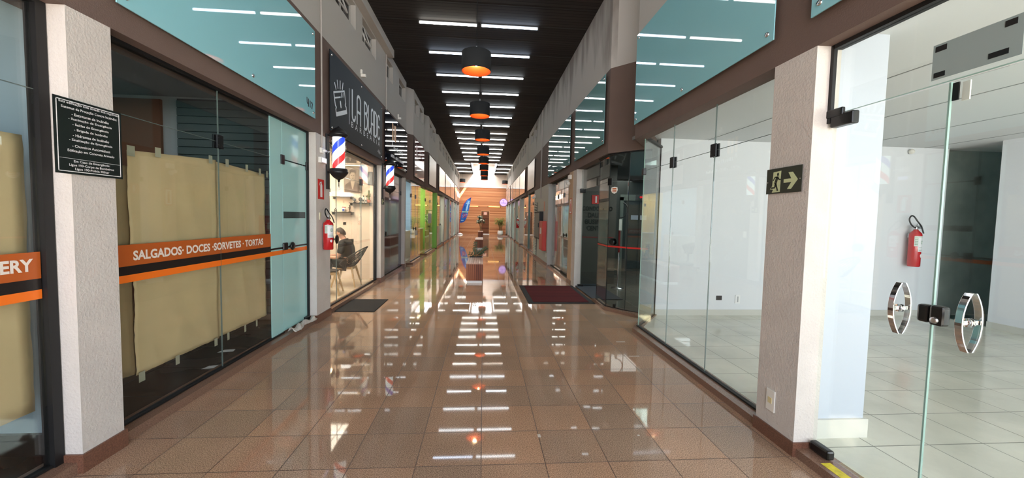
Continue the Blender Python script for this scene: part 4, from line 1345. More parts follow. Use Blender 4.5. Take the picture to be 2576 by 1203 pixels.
pp = pendant_proto()
PN = [(3.45, -.14, 3.72), (6.4, -.15, 3.72), (9.25, -.12, 3.74), (12.15, -.06, 3.76), (15.0, -.04, 3.77), (17.85, -.02, 3.82), (20.7, 0, 3.98), (23.8, .02, 4.02), (27.2, .04, 4.10)]
EP = [(33.0, -1.78, 4.4), (33.0, 1.78, 4.35)]
for i, (y, x, zb) in enumerate(PN + EP):
    if i < len(PN):
        lab = 'black drum pendant lamp with copper inside, %s' % ('just overhead before the view begins' if i == 0 else 'nearest in view' if i == 1 else 'last before the end wall, under the skylight' if i == 8 else '%s in the row from the viewer' % ORD[i - 1])
    else:
        lab = 'black drum lamp hanging by the %s wall at the far end' % ('left', 'right')[i - len(PN)]
    zb += .12 if i < 6 else 0
    if i == 0:
        o = pp
        o.location = (x, y, zb)
        o['label'] = lab
    else:
        o = copy_tree(pp, None, (x, y, zb), 0, lab)
    o['group'] = 'black drum pendant lamps'
    top = HC if y < SKY0 and abs(x) < 1 or abs(x) > 1 else 6.2
    MB().tube([(x, y, zb + .40), (x, y, top)], .004, 6).lathe([(.05, top), (.05, top - .03), (.0, top - .035)], (x, y, 0), 16).build('cord', BLACK, o)
    if 3 <= i <= 8:
        pass

# ================================================================== BARBER POLES
def stripes(mb, r, z0, z1, turns=.95, n=72, seg=90):
    for j in range(seg):
        za, zb = z0 + (z1 - z0) * j / seg, z0 + (z1 - z0) * (j + 1) / seg
        for k in range(n):
            ph = ((k + .5) / n - (j + .5) / seg * turns + .02) % 1.0
            c = 0 if ph < .22 else 2 if ph < .5 else 1 if ph < .72 else 2
            a, b = 2 * pi * k / n, 2 * pi * (k + 1) / n
            mb.add([(r * cos(a), r * sin(a), za), (r * cos(b), r * sin(b), za), (r * cos(b), r * sin(b), zb), (r * cos(a), r * sin(a), zb)], [(0, 1, 2, 3)], c)
    return mb


def pole_proto():
    r = thing('barber_pole', '', 'barber pole', (0, 0, 0))
    stripes(MB(), .083, .17, .635).build('striped_cylinder', [BLUE, BRED, BWHITE], r)
    MB().lathe([(.098, .165), (.098, .64)], n=36).build('glass_tube', GLASS, r)
    MB().lathe([(0, .775), (.012, .772), (.016, .76), (.03, .752), (.07, .73), (.098, .70), (.108, .675), (.11, .668), (.128, .664), (.131, .652), (.124, .636), (.11, .63), (.105, .615), (0, .615)], n=32).build('dome_cap', BLACK, r)
    MB().lathe([(0, .172), (.112, .17), (.12, .162), (.12, .142), (.124, .13), (.13, .12), (.116, .098), (.09, .062), (.055, .03), (.03, .02), (.018, .01), (.012, -.02), (0, -.03)], n=32).tube([(0, 0, -.03), (0, 0, -.085)], .007, 8).build('bottom_bowl', BLACK, r)
    ring = [(.016 * cos(a), 0, -.115 + .016 * sin(a)) for a in [2 * pi * i / 14 for i in range(14)]]
    MB().tube(ring, .004, 6, closed=True).tube([(0, 0, -.08), (0, 0, -.1)], .003, 6).build('pull_ring', STEEL, r)
    MB().box(-.165, -.145, -.05, .05, -.125, .66).build('wall_plate', BLACK, r, bevel=.004)
    MB().tube([(-.15, 0, .648), (-.12, 0, .648)], .014, 8).tube([(-.15, 0, .12), (-.12, 0, .12)], .014, 8).build('bracket', BLACK, r)
    return r


bp = pole_proto()
bp.location = (-2.085, 5.80, 1.985)
bp['label'] = 'lit barber pole at the near side of the barber shop, above the extinguisher'
b2_ = copy_tree(bp, None, (-2.085, 8.87, 1.985), 0, 'lit barber pole at the far side of the barber shop')
MB().tube([(-2.24, 8.90, 2.56), (-2.2, 9.05, 2.52), (-2.24, 9.06, 2.5)], .006, 6).build('cable', BLACK, b2_)

# ================================================================== EXTINGUISHERS
def ext_proto():
    r = thing('fire_extinguisher', '', 'fire extinguisher')
    R_ = .078
    MB().lathe([(0, 0), (R_ - .008, 0), (R_, .012), (R_, .42), (R_ - .01, .445), (R_ - .035, .468), (.03, .48), (.03, .49), (0, .49)], n=32).build('cylinder', RED, r)
    MB().lathe([(.02, .49), (.024, .495), (.024, .53), (.012, .535), (0, .54)], n=16).box(-.012, .05, -.02, .02, .505, .53).build('valve', STEEL, r)
    MB().box(-.02, .10, -.012, .012, .533, .541).box(.04, .10, -.012, .012, .503, .510).box(.0, .012, -.01, .01, .53, .57).build('lever', STEEL, r)
    pts = [(-.02, -.01, .515), (-.05, -.01, .52), (-.10, -.005, .56), (-.125, 0, .62), (-.10, .0, .665), (-.05, 0, .66), (-.01, -.02, .60), (.015, -.06, .53), (.035, -.082, .44)]
    sm = []
    for i in range(len(pts) - 1):
        p0, p1, p2, p3 = [Vector(pts[max(0, min(len(pts) - 1, i + k))]) for k in (-1, 0, 1, 2)]
        for t in (0, .25, .5, .75):
            sm.append(0.5 * ((2 * p1) + (-p0 + p2) * t + (2 * p0 - 5 * p1 + 4 * p2 - p3) * t * t + (-p0 + 3 * p1 - 3 * p2 + p3) * t ** 3))
    sm.append(Vector(pts[-1]))
    MB().tube(sm, .0095, 8).build('hose', BLKPLA, r)
    lb = MB()
    n = 18

    def wrap(a0, a1, z0, z1, mi, rr):
        for k in range(n):
            a, b = radians(a0 + (a1 - a0) * k / n), radians(a0 + (a1 - a0) * (k + 1) / n)
            lb.add([(rr * cos(a), rr * sin(a), z0), (rr * cos(b), rr * sin(b), z0), (rr * cos(b), rr * sin(b), z1), (rr * cos(a), rr * sin(a), z1)], [(0, 1, 2, 3)], mi)
    wrap(-95, 5, .27, .405, 0, R_ + .0008)
    wrap(-60, 20, .20, .385, 1, R_ + .0014)
    for k in range(5):
        wrap(-90, -64, .29 + .022 * k, .296 + .022 * k, 2, R_ + .002)
    wrap(-28, 0, .30, .345, 2, R_ + .002)
    wrap(-24, -4, .308, .337, 0, R_ + .0025)
    for k in range(3):
        wrap(-54, 10, .215 + .02 * k, .219 + .02 * k, 2, R_ + .002)
    for k in range(10):
        t0, t1 = pi * k / 10, pi * (k + 1) / 10
        a0, a1 = -20 - 14 * sin(t0), -20 + 14 * sin(t0)
        wrap(a0, a1, .145 + .024 * -cos(t0), .145 + .024 * -cos(t1), 1, R_ + .0014)
    lb.build('label_wrap', [mat('pale green label', srgb(216, 226, 216)), mat('white label', srgb(238, 238, 240)), GREENL], r)
    MB().box(-.03, .03, .076, .09, .38, .44).build('wall_hook', STEEL, r)
    return r


ex = ext_proto()
ex.location = (7.05, 5.655, .86)
ex['label'] = 'red fire extinguisher on the back wall of the empty white shop'
e2 = copy_tree(ex, None, (-2.175, 5.64, 1.0), radians(90), 'red fire extinguisher on the pillar beneath the near barber pole')
e3 = copy_tree(ex, None, (1.925, 21.55, .95), radians(-90), 'small red fire extinguisher far down the right side')
ex.scale = (1.0, 1.0, 1.2)
ex.location.y = 5.64
ex.location.x = 6.83
e2.scale = (.86, .86, .86)
for o, a_ in ((ex, -52), (e2, -90 - 15), (e3, 90 - 45)):
    for c in o.children:
        if c.name.startswith('label_wrap'):
            c.rotation_euler = (0, 0, radians(a_))
for o in (ex, e2, e3):
    o['group'] = 'red fire extinguishers'

# ================================================================== SIGNS ON PILLARS
pq = thing('fire_safety_plaque', 'dark green plaque of white Portuguese fire safety text on the nearest left pillar', 'sign', (XL, 2.4, 1.69))
fp = ((-2.242, 2.221, 1.69), UL, VZ)
W1, H1 = .379, .405
MB().rect(fp, 0, W1, 0, H1, .004).build('board', PLAQUE, pq)
br = MB()
for (a, b, c, d) in ((.012, W1 - .012, .012, .016), (.012, W1 - .012, H1 - .016, H1 - .012), (.012, .016, .012, H1 - .012), (W1 - .016, W1 - .012, .012, H1 - .012), (.02, W1 - .02, .083, .0845)):
    br.rect(fp, a, b, c, d, .0008, n0=.004)
br.build('white_border', WHITE, pq)
lines = [('Esta edificação está dotada dos seguintes', .335, .372), ('Sistemas de Proteção Contra Incêndio:', .315, .346), ('- Extintores de Incêndio', .21, .317), ('- Iluminação de Emergência', .245, .289), ('- Saídas de Emergência', .205, .261),
         ('- Brigada de Incêndio', .19, .233), ('- Hidrantes de Incêndio', .205, .205), ('- Sinalização de Emergência', .245, .177), ('- Chuveiros Automáticos', .215, .147), ('Edificação em Concreto Armado', .265, .118), ('Em Caso de Emergência:', .205, .091 - .03), ('Ligue 193-Corpo de Bombeiros', .255, .040), ('Ligue 190-Polícia Militar', .195, .020)]
for s_, w_, v_ in lines:
    text('lettering', s_, fp, w_, .0165 if 'ç' in s_ or 'p' in s_ or ',' in s_ or 'g' in s_ else .0145, WHITE, pq, d=.0006, off=.012, n0=.0045, u0=(W1 - w_) / 2 + .004, v0=v_)

es = thing('exit_sign', 'photoluminescent exit sign with running figure and arrow on the near right pillar', 'sign', (XR, 2.48, 1.705))
fe = ((2.012, 2.637, 1.705), UR, VZ)
We, He = .305, .172
MB().rect(fe, 0, We, 0, He, .003).build('board', SIGNG, es)
pg = MB()
pg.plate(fe, [(.055, .008), (.128, .010), (.132, .152), (.062, .148), (.056, .055), (.036, .032), (.066, .028)], .0006, n0=.003)
pg.plate(fe, [(.158, .068), (.158, .092), (.222, .092), (.196, .134), (.232, .134), (.276, .082), (.224, .024), (.190, .024), (.224, .068)], .0006, n0=.003)
pg.build('pictogram', NEONG, es)
rf = MB()
rf.disc(fe, .105, .130, .0085, .0006, n0=.0038, ry=.0115)
rf.line(fe, (.101, .112), (.084, .066), .022, .0006, n0=.0038)
rf.line(fe, (.088, .07), (.108, .018), .012, .0006, n0=.0038)
rf.line(fe, (.086, .068), (.082, .044), .013, .0006, n0=.0038)
rf.line(fe, (.084, .042), (.048, .040), .011, .0006, n0=.0038)
rf.line(fe, (.078, .112), (.110, .112), .009, .0006, n0=.0038)
rf.line(fe, (.078, .112), (.064, .09), .008, .0006, n0=.0038)
rf.line(fe, (.106, .11), (.118, .094), .009, .0006, n0=.0038)
rf.line(fe, (.116, .094), (.132, .094), .008, .0006, n0=.0038)
rf.build('running_figure', SIGNG, es)
MB().disc(fe, .012, .08, .004, .001, n0=.003).disc(fe, We - .012, .085, .004, .001, n0=.003).build('screw', STEEL, es)

e_ = thing('exit_sign', 'small green exit sign on the far pillar of the barber shop', 'sign', (XL, 8.92, 1.74))
fe2 = ((XL, 8.80, 1.74), UL, VZ)
MB().rect(fe2, 0, .23, 0, .15, .003).build('board', SIGNG, e_)
MB().line(fe2, (.13, .075), (.21, .075), .03, .0006, n0=.003).rect(fe2, .03, .09, .02, .13, .0006, n0=.003).build('pictogram', NEONG, e_)

es_ = thing('extinguisher_sign', 'red sign with white extinguisher silhouette on the pillar by the near barber pole', 'sign', (XL, 5.6, 1.71))
fx = ((XL, 5.485, 1.705), UL, VZ)
MB().rect(fx, 0, .2, 0, .275, .003).build('board', REDP, es_)
MB().plate(fx, [(.075, .03), (.14, .03), (.14, .19), (.125, .215), (.09, .215), (.075, .19)], .0006, n0=.003).rect(fx, .095, .12, .215, .24, .0006, n0=.003).line(fx, (.12, .24), (.065, .225), .014, .0006, n0=.003).line(fx, (.065, .228), (.055, .19), .012, .0006, n0=.003).build('silhouette', WHITE, es_)
es_ = thing('extinguisher_sign', 'red framed white extinguisher sign on the tan pillar', 'sign', (XR, 8.9, 1.6))
fx = ((XR, 9.0, 1.62), UR, VZ)
MB().rect(fx, 0, .2, 0, .36, .003).build('board', REDP, es_)
MB().rect(fx, .02, .18, .02, .34, .0006, n0=.003).build('white_panel', WHITE, es_)
MB().rect(fx, .07, .13, .05, .24, .0006, n0=.0038).rect(fx, .085, .115, .24, .3, .0006, n0=.0038).build('silhouette', REDP, es_)
tag(MB().rect(((XR, 9.0, 1.22), UR, VZ), 0, .13, 0, .3, .002).build('paper_notice', mat('faded notice', srgb(214, 186, 160))), 'small faded notice below the sign on the tan pillar', 'notice')
tag(MB().rect(((XR, 12.9, 1.75), UR, VZ), 0, .22, 0, .32, .003).build('faded_sign', PINKS), 'faded pink sign above the hydrant box', 'sign')

# conduits, emergency lights
cd = MB().tube([(-2.238, 5.60, 2.42), (-2.238, 5.60, 5.12)], .012, 8)
tag(cd.build('conduit_pipe', mat('painted conduit', srgb(176, 170, 164))), 'thin painted conduit rising from the socket by the near barber pole', 'pipe')
cd = MB().tube([(-2.236, 9.14, 2.62), (-2.236, 9.14, 5.12)], .014, 8)
tag(cd.build('conduit_pipe', mat('painted conduit', srgb(176, 170, 164))), 'thin conduit on the left wall between the barber sign and the navy sign', 'pipe')
cd = MB().tube([(2.005, 13.55, 2.2), (2.005, 13.55, 5.25)], .025, 8)
tag(cd.build('conduit_pipe', mat('painted conduit', srgb(176, 170, 164))), 'vertical pipe on the right wall above the meter cabinet', 'pipe')
so = thing('power_socket', 'small white socket with plug on the pillar left of the near barber pole', 'socket', (XL, 5.6, 2.34))
MB().box(XL, XL + .03, 5.55, 5.66, 2.34, 2.41).build('socket_box', WHITEPL, so, bevel=.004)
MB().box(XL + .03, XL + .06, 5.60, 5.64, 2.36, 2.39).tube([(XL + .06, 5.62, 2.375), (XL + .1, 5.68, 2.38), (XL + .03, 5.75, 2.37)], .004, 6).build('plug', WHITE, so)
em = thing('emergency_light', 'small white emergency light on the pillar beside the near barber pole', 'light', (XL, 5.6, 2.2))
MB().box(XL, XL + .045, 5.50, 5.68, 2.20, 2.28).build('housing', WHITEPL, em, bevel=.006)
MB().box(XL + .045, XL + .05, 5.52, 5.66, 2.215, 2.265).build('diffuser', mat('lit pale diffuser', srgb(220, 225, 250), emit=srgb(210, 216, 255), estr=.8), em)
em = thing('emergency_light', 'white twin emergency light at the top of the tan pillar', 'light', (XR, 8.9, 2.3))
MB().box(XR - .06, XR, 8.85, 9.02, 2.42, 2.52).build('housing', WHITEPL, em, bevel=.006)
MB().ball((XR - .07, 8.90, 2.32), .05).ball((XR - .07, 9.0, 2.36), .04).build('lamp_head', WHITEPL, em)
so = thing('power_socket', 'white double wall plate low on the near right pillar', 'socket', (XR, 2.5, .2))
MB().box(XR - .008, XR, 2.452, 2.532, .195, .345).build('cover_plate', WHITEPL, so, bevel=.003)
MB().box(XR - .011, XR - .008, 2.475, 2.51, .25, .29).build('yellowed_insert', mat('yellowed plastic', srgb(222, 208, 160)), so)
tag(MB().box(XL, XL + .01, 5.52, 5.56, 1.42, 1.52).build('switch_plate', mat('cream switch', srgb(224, 218, 190))), 'small cream plate behind the hose of the left extinguisher', 'switch')
tag(MB().box(3.66, 3.75, 5.752, 5.76, .28, .35).build('black_wall_box', BLACK, None), 'small black electrical box low on the white back wall', 'socket')
so = thing('power_socket', 'white socket low on the back wall of the empty shop', 'socket', (4.02, 5.75, .25))
MB().box(3.97, 4.05, 5.75, 5.76, .23, .36).build('cover_plate', WHITE, so, bevel=.002)
MB().box(4.0, 4.02, 5.748, 5.75, .25, .34).build('socket_insert', mat('grey insert', srgb(170, 172, 172)), so)

# meter wall
pn = thing('meter_cabinet', 'dark framed electricity meter cabinet on the right grey wall', 'cabinet', (XR, 13.6, .8))
MB().box(XR - .12, XR, 13.0, 14.3, .79, 1.74).build('body', BLACKF, pn, bevel=.01)
MB().box(XR - .128, XR - .12, 13.06, 14.24, .84, 1.69).build('door', mat('grey cabinet door', srgb(88, 92, 90), rough=.35), pn)
MB().box(XR - .15, XR - .128, 13.1, 13.16, 1.2, 1.34).build('latch', BLACK, pn)
hy = thing('hydrant_box', 'red fire hydrant cabinet low on the right grey wall', 'hydrant box', (XR, 12.6, .47))
MB().box(XR - .13, XR, 12.25, 12.95, .47, 1.42).build('body', mat('hydrant red', srgb(206, 62, 50), rough=.4), hy, bevel=.01)
MB().box(XR - .138, XR - .13, 12.3, 12.9, .52, 1.37).build('door', mat('hydrant door red', srgb(218, 92, 78), rough=.4), hy)
MB().box(XR - .142, XR - .138, 12.45, 12.75, 1.0, 1.2).build('warning_label', WHITE, hy)
lv = thing('louvre_panel', 'tall white louvred vent panel on the right grey wall', 'vent', (XR, 14.9, .1))
MB().box(XR - .01, XR, 14.45, 15.2, .12, 2.10).build('dark_backing', BLACKF, lv)
lm = MB()
z = .14
while z < 2.08:
    lm.add([(XR - .012, 14.48, z), (XR - .012, 15.17, z), (XR - .045, 15.17, z - .012), (XR - .045, 14.48, z - .012), (XR - .012, 14.48, z + .03), (XR - .012, 15.17, z + .03), (XR - .045, 15.17, z + .018), (XR - .045, 14.48, z + .018)],
           [(0, 1, 2, 3), (4, 7, 6, 5), (0, 4, 5, 1), (1, 5, 6, 2), (2, 6, 7, 3), (3, 7, 4, 0)])
    z += .062
lm.build('slats', mat('louvre white', srgb(214, 212, 202)), lv)
em = thing('security_camera', 'small white dome camera above the louvred panel', 'camera', (XR, 15.0, 2.3))
MB().box(XR - .05, XR, 15.0, 15.1, 2.3, 2.42).build('bracket', WHITEPL, em)
MB().ball((XR - .09, 15.05, 2.30), .05).build('dome', WHITEPL, em)
tag(MB().box(XR - .008, XR, 12.15, 12.25, .28, .4).build('wall_plate', WHITEPL), 'white wall plate below the red hydrant box', 'socket')
# small bird like fittings on the brown band edge
for i, (x, y, z, lb_) in enumerate(((-2.25, 7.35, 4.0, 'small white fitting on the wall above the barber sign'), (-2.25, 10.4, 4.0, 'small white fitting on the wall above the navy sign'))):
    tag(MB().box(x, x + .08, y, y + .05, z, z + .05).box(x, x + .03, y - .02, y + .02, z + .05, z + .12).build('wall_fitting', WHITEPL), lb_, 'fitting')
# ================================================================== MATS AND FLOOR BITS
m_ = MB().box(-2.26, -1.66, 6.08, 6.97, .0, .012)
tag(m_.build('door_mat', MATB, bevel=.004), 'plain black rubber mat in front of the barber shop', 'mat')
mt = thing('entrance_mat', 'dark red ribbed mat with black border before the lobby entrance', 'mat', (1.4, 7.6, 0))
MB().box(.82, 2.02, 6.70, 8.50, 0, .01).build('border', MATB, mt, bevel=.003)
MB().box(.92, 1.93, 6.78, 8.42, .01, .014).build('carpet', MATR, mt)
tag(MB().box(2.06, 2.62, 6.98, 8.66, .016, .028).build('door_mat', mat('dark blue grey mat', srgb(44, 50, 58), rough=.9)), 'dark grey mat inside the lobby doorway', 'mat')
tag(MB().box(1.15, 1.95, 29.5, 32.5, 0, .012).build('door_mat', mat('dull brown mat', srgb(112, 84, 74), rough=.9)), 'brown mat near the potted bamboo at the far end', 'mat')
cb = MB()
nx, ny = 40, 8
rnd = random.Random(11)
v = []
for i in range(nx + 1):
    for j in range(ny + 1):
        a, b = i / nx, j / ny
        y = 4.80 + a * .72
        xx = -2.33 + .09 * b + .02 * sin(a * 11)
        z = .068 + .05 * sin(pi * b) * (.55 + .45 * sin(a * 23 + b * 5)) + rnd.random() * .014
        if b > .8:
            z = .066 + rnd.random() * .012
        v.append((xx, y, max(z, .067)))
f = [(i * (ny + 1) + j, (i + 1) * (ny + 1) + j, (i + 1) * (ny + 1) + j + 1, i * (ny + 1) + j + 1) for i in range(nx) for j in range(ny)]
cb.add(v, f, 0, True)
o = cb.build('cleaning_rag', CLOTH)
s_ = o.modifiers.new('thickness', 'SOLIDIFY')
s_.thickness = .004
tag(o, 'crumpled whitish rag lying along the foot of the frosted aqua door', 'rag')
tag(MB().box(2.06, 2.12, 1.72, 2.12, .055, .057).build('hazard_tape', YELLOWT), 'worn yellow tape strip on the sill of the near right doorway', 'tape')
for i, (x, y, w_, l_) in enumerate(((1.66, 4.58, .11, .02), (1.63, 4.09, .12, .015), (.40, 2.56, .02, .035), (1.10, 2.55, .015, .012))):
    tag(MB().box(x, x + w_, y, y + l_, 0, .0015).build('litter_scrap', CLOTH), ('white scrap on the floor before the glass corner', 'thin pale scrap nearer the right sill', 'small grey smudge of litter in the foreground near the centre joint', 'tiny pale crumb in the right foreground')[i], 'litter')
# litter on the dark shop floor
for i, (x, y) in enumerate(((-2.6, 3.75), (-2.75, 4.2))):
    tag(MB().plate(((x, y, .031), (1, 0, 0), (0, 1, 0)), [(0, 0), (.14, .03), (.12, .1), (.02, .08)], .001).build('paper_scrap', WHITE), 'pale paper scrap on the dark floor behind the %s papered pane' % ('nearer', 'farther')[i], 'litter')

# ================================================================== PLANTER BENCHES
def bench(label, y0, y1, plant_at, x0=-.365, x1=.015, zt=.435):
    r = thing('planter_bench', label, 'bench', ((x0 + x1) / 2, (y0 + y1) / 2, 0), 'slatted planter benches along the corridor')
    MB().box(x0 + .02, x1 - .02, y0 + .02, y1 - .02, 0, .055).build('plinth', WHITE, r)
    MB().box(x0, x1, y0, y0 + .03, .06, zt).build('end_panel', SLATX, r)
    MB().box(x0, x1, y1 - .03, y1, .06, zt).build('end_panel', SLATX, r)
    MB().box(x0, x0 + .02, y0 + .03, y1 - .03, .06, zt).build('side_panel', SLATY, r)
    MB().box(x1 - .02, x1, y0 + .03, y1 - .03, .06, zt).build('side_panel', SLATY, r)
    sl = MB()
    n = 7
    pitch = (x1 - x0) / n
    for i in range(n):
        sl.box(x0 + i * pitch + .003, x0 + (i + 1) * pitch - .003, y0, y1 - (.28 if plant_at else 0), zt, zt + .02)
    sl.build('seat_slats', mat('weathered seat slats', srgb(196, 160, 142), rough=.4, var=.15, vscale=8, stretch=(10, 1, 1)), r)
    if plant_at:
        MB().box(x0 + .01, x1 - .01, y1 - .27, y1 - .02, zt, zt + .03).build('planter_rim', BLACK, r)
        MB().box(x0 + .03, x1 - .03, y1 - .25, y1 - .04, zt + .03, zt + .034).build('soil', SOIL, r)
    return r


bench('nearest slatted wooden planter bench with a leaning plant', 8.78, 10.35, True)
bench('second slatted wooden bench down the corridor', 18.3, 20.2, False)
bench('farthest slatted wooden bench carrying the white flowers', 28.4, 30.3, True)


def leaf(mb, base, d, up, l, w_, mi=0):
    base, d, up = Vector(base), Vector(d).normalized(), Vector(up)
    side = d.cross(up).normalized()
    nn = side.cross(d).normalized()
    prof = [(0, .1), (.25, .85), (.5, 1), (.75, .7), (1, .0)]
    v, f = [], []
    for t, k in prof:
        c = base + d * l * t + nn * (-.12 * l * t * t)
        v += [c - side * w_ * k * .5, c + nn * .06 * w_, c + side * w_ * k * .5]
    for i in range(len(prof) - 1):
        a = i * 3
        f += [(a, a + 1, a + 4, a + 3), (a + 1, a + 2, a + 5, a + 4)]
    mb.add(v, f, mi, True)


def frond(stem, lv, p0, p1, bend, nl, ll, lw, rnd):
    p0, p1 = Vector(p0), Vector(p1)
    pts = []
    for i in range(11):
        t = i / 10
        pts.append(p0.lerp(p1, t) + Vector(bend) * (t * (1 - t) * 1.0))
    stem.tube(pts, [.011 * (1 - .7 * i / 10) for i in range(11)], 6)
    for k in range(nl):
        t = .28 + .70 * k / max(1, nl - 1)
        i = min(9, int(t * 10))
        c = pts[i].lerp(pts[i + 1], t * 10 - i)
        d = (pts[i + 1] - pts[i]).normalized()
        side = d.cross(Vector((0, 1, .2))).normalized()
        for s in (-1, 1):
            leaf(lv, c, d * .45 + side * s + Vector((0, 0, .25)), Vector((0, -1, .3)), ll * (1 - .25 * t), lw, 0)


rnd = random.Random(5)
zz = thing('leafy_plant', 'dark green feather leaved plant leaning out of the nearest bench', 'plant', (-.17, 10.2, .47))
st, lv = MB(), MB()
for p1, bd, nl in (((.10, 10.15, .70), (.02, 0, .10), 7), ((-.19, 10.2, .83), (-.05, 0, .05), 6), ((-.33, 10.15, .55), (0, 0, .05), 3), ((-.22, 10.3, .66), (.06, 0, 0), 4), ((.02, 10.35, .58), (0, 0, .06), 5)):
    frond(st, lv, (-.17, 10.2, .472), p1, bd, nl, .085, .032, rnd)
st.build('stem', STEM, zz)
lv.build('leaves', LEAF, zz)

fp_ = thing('flower_arrangement', 'tall white flower arrangement on the farthest bench', 'plant', (-.2, 29.9, .46))
st, lv, fl_ = MB(), MB(), MB()
rnd = random.Random(9)
for i in range(9):
    a = rnd.random() * 6.28
    top = (-.2 + .42 * rnd.random() * cos(a) * 1.1, 29.9 + .15 * sin(a), 1.15 + .4 * rnd.random())
    st.tube([(-.2, 29.9, .46), (-.2 + (top[0] + .2) * .3, 29.9, .85), top], .012, 6)
    for k in range(13):
        leaf(lv, top, (rnd.random() - .5, rnd.random() - .5, rnd.random() - .35), (0, 0, 1), .24, .1)
    for k in range(2):
        fl_.ball((top[0] + (rnd.random() - .5) * .2, top[1] - .12, top[2] + (rnd.random() - .4) * .15), .045 + .025 * rnd.random(), 8)
st.build('stems', STEM, fp_)
lv.build('leaves', LEAF, fp_)
fl_.build('blossoms', FLOWER, fp_)

bm = thing('potted_bamboo', 'tall leafy bamboo palm in a round white pot by the end wall', 'potted plant', (1.5, 33.6, 0))
MB().lathe([(0, 0), (.17, 0), (.24, .08), (.25, .2), (.22, .36), (.20, .38), (.19, .36), (.19, .33), (0, .33)], (1.5, 33.6, 0), 28).build('pot', WHITE, bm)
st, lv = MB(), MB()
rnd = random.Random(3)
for i in range(9):
    a = i * .7
    top = (1.5 + .36 * cos(a) * rnd.random(), 33.6 + .25 * sin(a), 1.0 + .45 * rnd.random())
    st.tube([(1.5 + .08 * cos(a), 33.6 + .08 * sin(a), .33), (1.5 + .14 * cos(a), 33.6 + .14 * sin(a), .75), top], .017, 6)
    for k in range(46):
        aa = rnd.random() * 6.28
        leaf(lv, (top[0] + (rnd.random() - .5) * .25, top[1], top[2] - .35 + .5 * rnd.random()), (cos(aa), sin(aa) * .6, .5 * rnd.random() - .2), (0, 0, 1), .3, .055)
st.build('canes', STEM, bm)
lv.build('leaves', LEAFL, bm)

# ================================================================== FEATHER BANNER
fb = thing('feather_banner', 'blue and crimson feather banner on a white base at the far left', 'banner', (-2.0, 33.0, 0))
MB().lathe([(0, 0), (.26, 0), (.25, .05), (.12, .12), (.03, .15), (0, .15)], (-1.93, 33.0, 0), 24).build('base', WHITE, fb)
out = []
pole_pts = [(-2.0, .12), (-1.985, .9), (-1.93, 1.5), (-1.83, 2.1), (-1.66, 2.6), (-1.38, 2.96), (-1.03, 3.18)]
MB().tube([(x, 33.0, z) for x, z in pole_pts], .014, 8).build('pole', FLAGR, fb)
right = [(-1.03, 3.18), (-1.10, 2.75), (-1.20, 2.2), (-1.30, 1.75), (-1.42, 1.35), (-1.60, 1.08), (-1.95, .98)]
left = [(-1.985, .98), (-1.93, 1.5), (-1.83, 2.1), (-1.66, 2.6), (-1.38, 2.96), (-1.03, 3.18)]


def poly_at(pts, z):
    s = sorted(pts, key=lambda p: p[1])
    for (xa, za), (xb, zb) in zip(s, s[1:]):
        if za <= z <= zb:
            return xa + (xb - xa) * (z - za) / (zb - za or 1)
    return s[-1][0]


v, f, mi = [], [], []
N, M_ = 44, 14
for j in range(N + 1):
    z = .985 + (3.17 - .985) * j / N
    xl, xr = poly_at(left, z), poly_at(right, z)
    for i in range(M_ + 1):
        a = i / M_
        v.append((xl + (xr - xl) * a, 33.0 + .03 * sin(a * 7 + z * 3), z))
fbm = MB()
for j in range(N):
    for i in range(M_):
        z = .985 + (3.17 - .985) * (j + .5) / N
        a = (i + .5) / M_
        c = 0
        if i == 0:
            c = 1
        elif 1.86 < z < 1.96:
            c = 3
        elif 1.4 < z < 1.8 and .25 < a < .95 and (j + i) % 3 != 0 and abs(z - 1.62) < .2 - .06 * a:
            c = 1 if (i + j * 2) % 4 else 2
        elif 2.05 < z < 2.8 and .6 < a < .78:
            c = 2
        elif 2.6 < z < 2.85 and .3 < a < .9 and (j % 2):
            c = 2
        elif z < 1.3 and j % 4 == 0 and .2 < a < .7:
            c = 2
        k = j * (M_ + 1) + i
        fbm.add([v[k], v[k + 1], v[k + M_ + 2], v[k + M_ + 1]], [(0, 1, 2, 3)], c, True)
o = fbm.build('cloth', [FLAGB, FLAGR, FLAGC, mat('pale green print', srgb(170, 210, 180))], fb)

# wall tubes, round sign, far end details
for i, (a, b) in enumerate(((-1.35, -.42), (.42, 1.5))):
    wt_ = thing('wall_tube_light', 'amber tube light on the pine wall, %s of the plank door' % ('left', 'right')[i], 'wall light', ((a + b) / 2, YE - .1, 2.46))
    MB().tube([(a, YE - .12, 2.46), (b, YE - .12, 2.46)], .028, 10).build('tube', WARMT, wt_)
    MB().box(a - .03, a + .03, YE - .16, YE - .08, 2.42, 2.5).box(b - .03, b + .03, YE - .16, YE - .08, 2.42, 2.5).build('end_bracket', BLACK, wt_)
rs_ = thing('round_sign', 'round lilac lit sign sticking out from the far right wall', 'sign', (1.7, 31.4, 2.75))
MB().lathe([(0, -.05), (.33, -.05), (.33, .05), (0, .05)], (1.62, 31.4, 2.72), 36, axis='y').build('case', mat('dark violet rim', srgb(120, 70, 150)), rs_)
MB().disc(((1.62, 31.35, 2.72), UC, VZ), 0, 0, .29, .004, n=36).build('lit_face', PURPLE, rs_)
MB().rect(((1.62, 31.345, 2.72), UC, VZ), -.23, .22, -.05, -.02, .003, 0).rect(((1.62, 31.345, 2.72), UC, VZ), -.1, .05, .13, .16, .003, 0).line(((1.62, 31.345, 2.72), UC, VZ), (-.03, .13), (.0, -.02), .03, .003).build('print', PURPD, rs_)
MB().tube([(1.94, 31.4, 2.72), (2.03, 31.4, 2.72)], .02, 8).build('arm', BLACK, rs_)
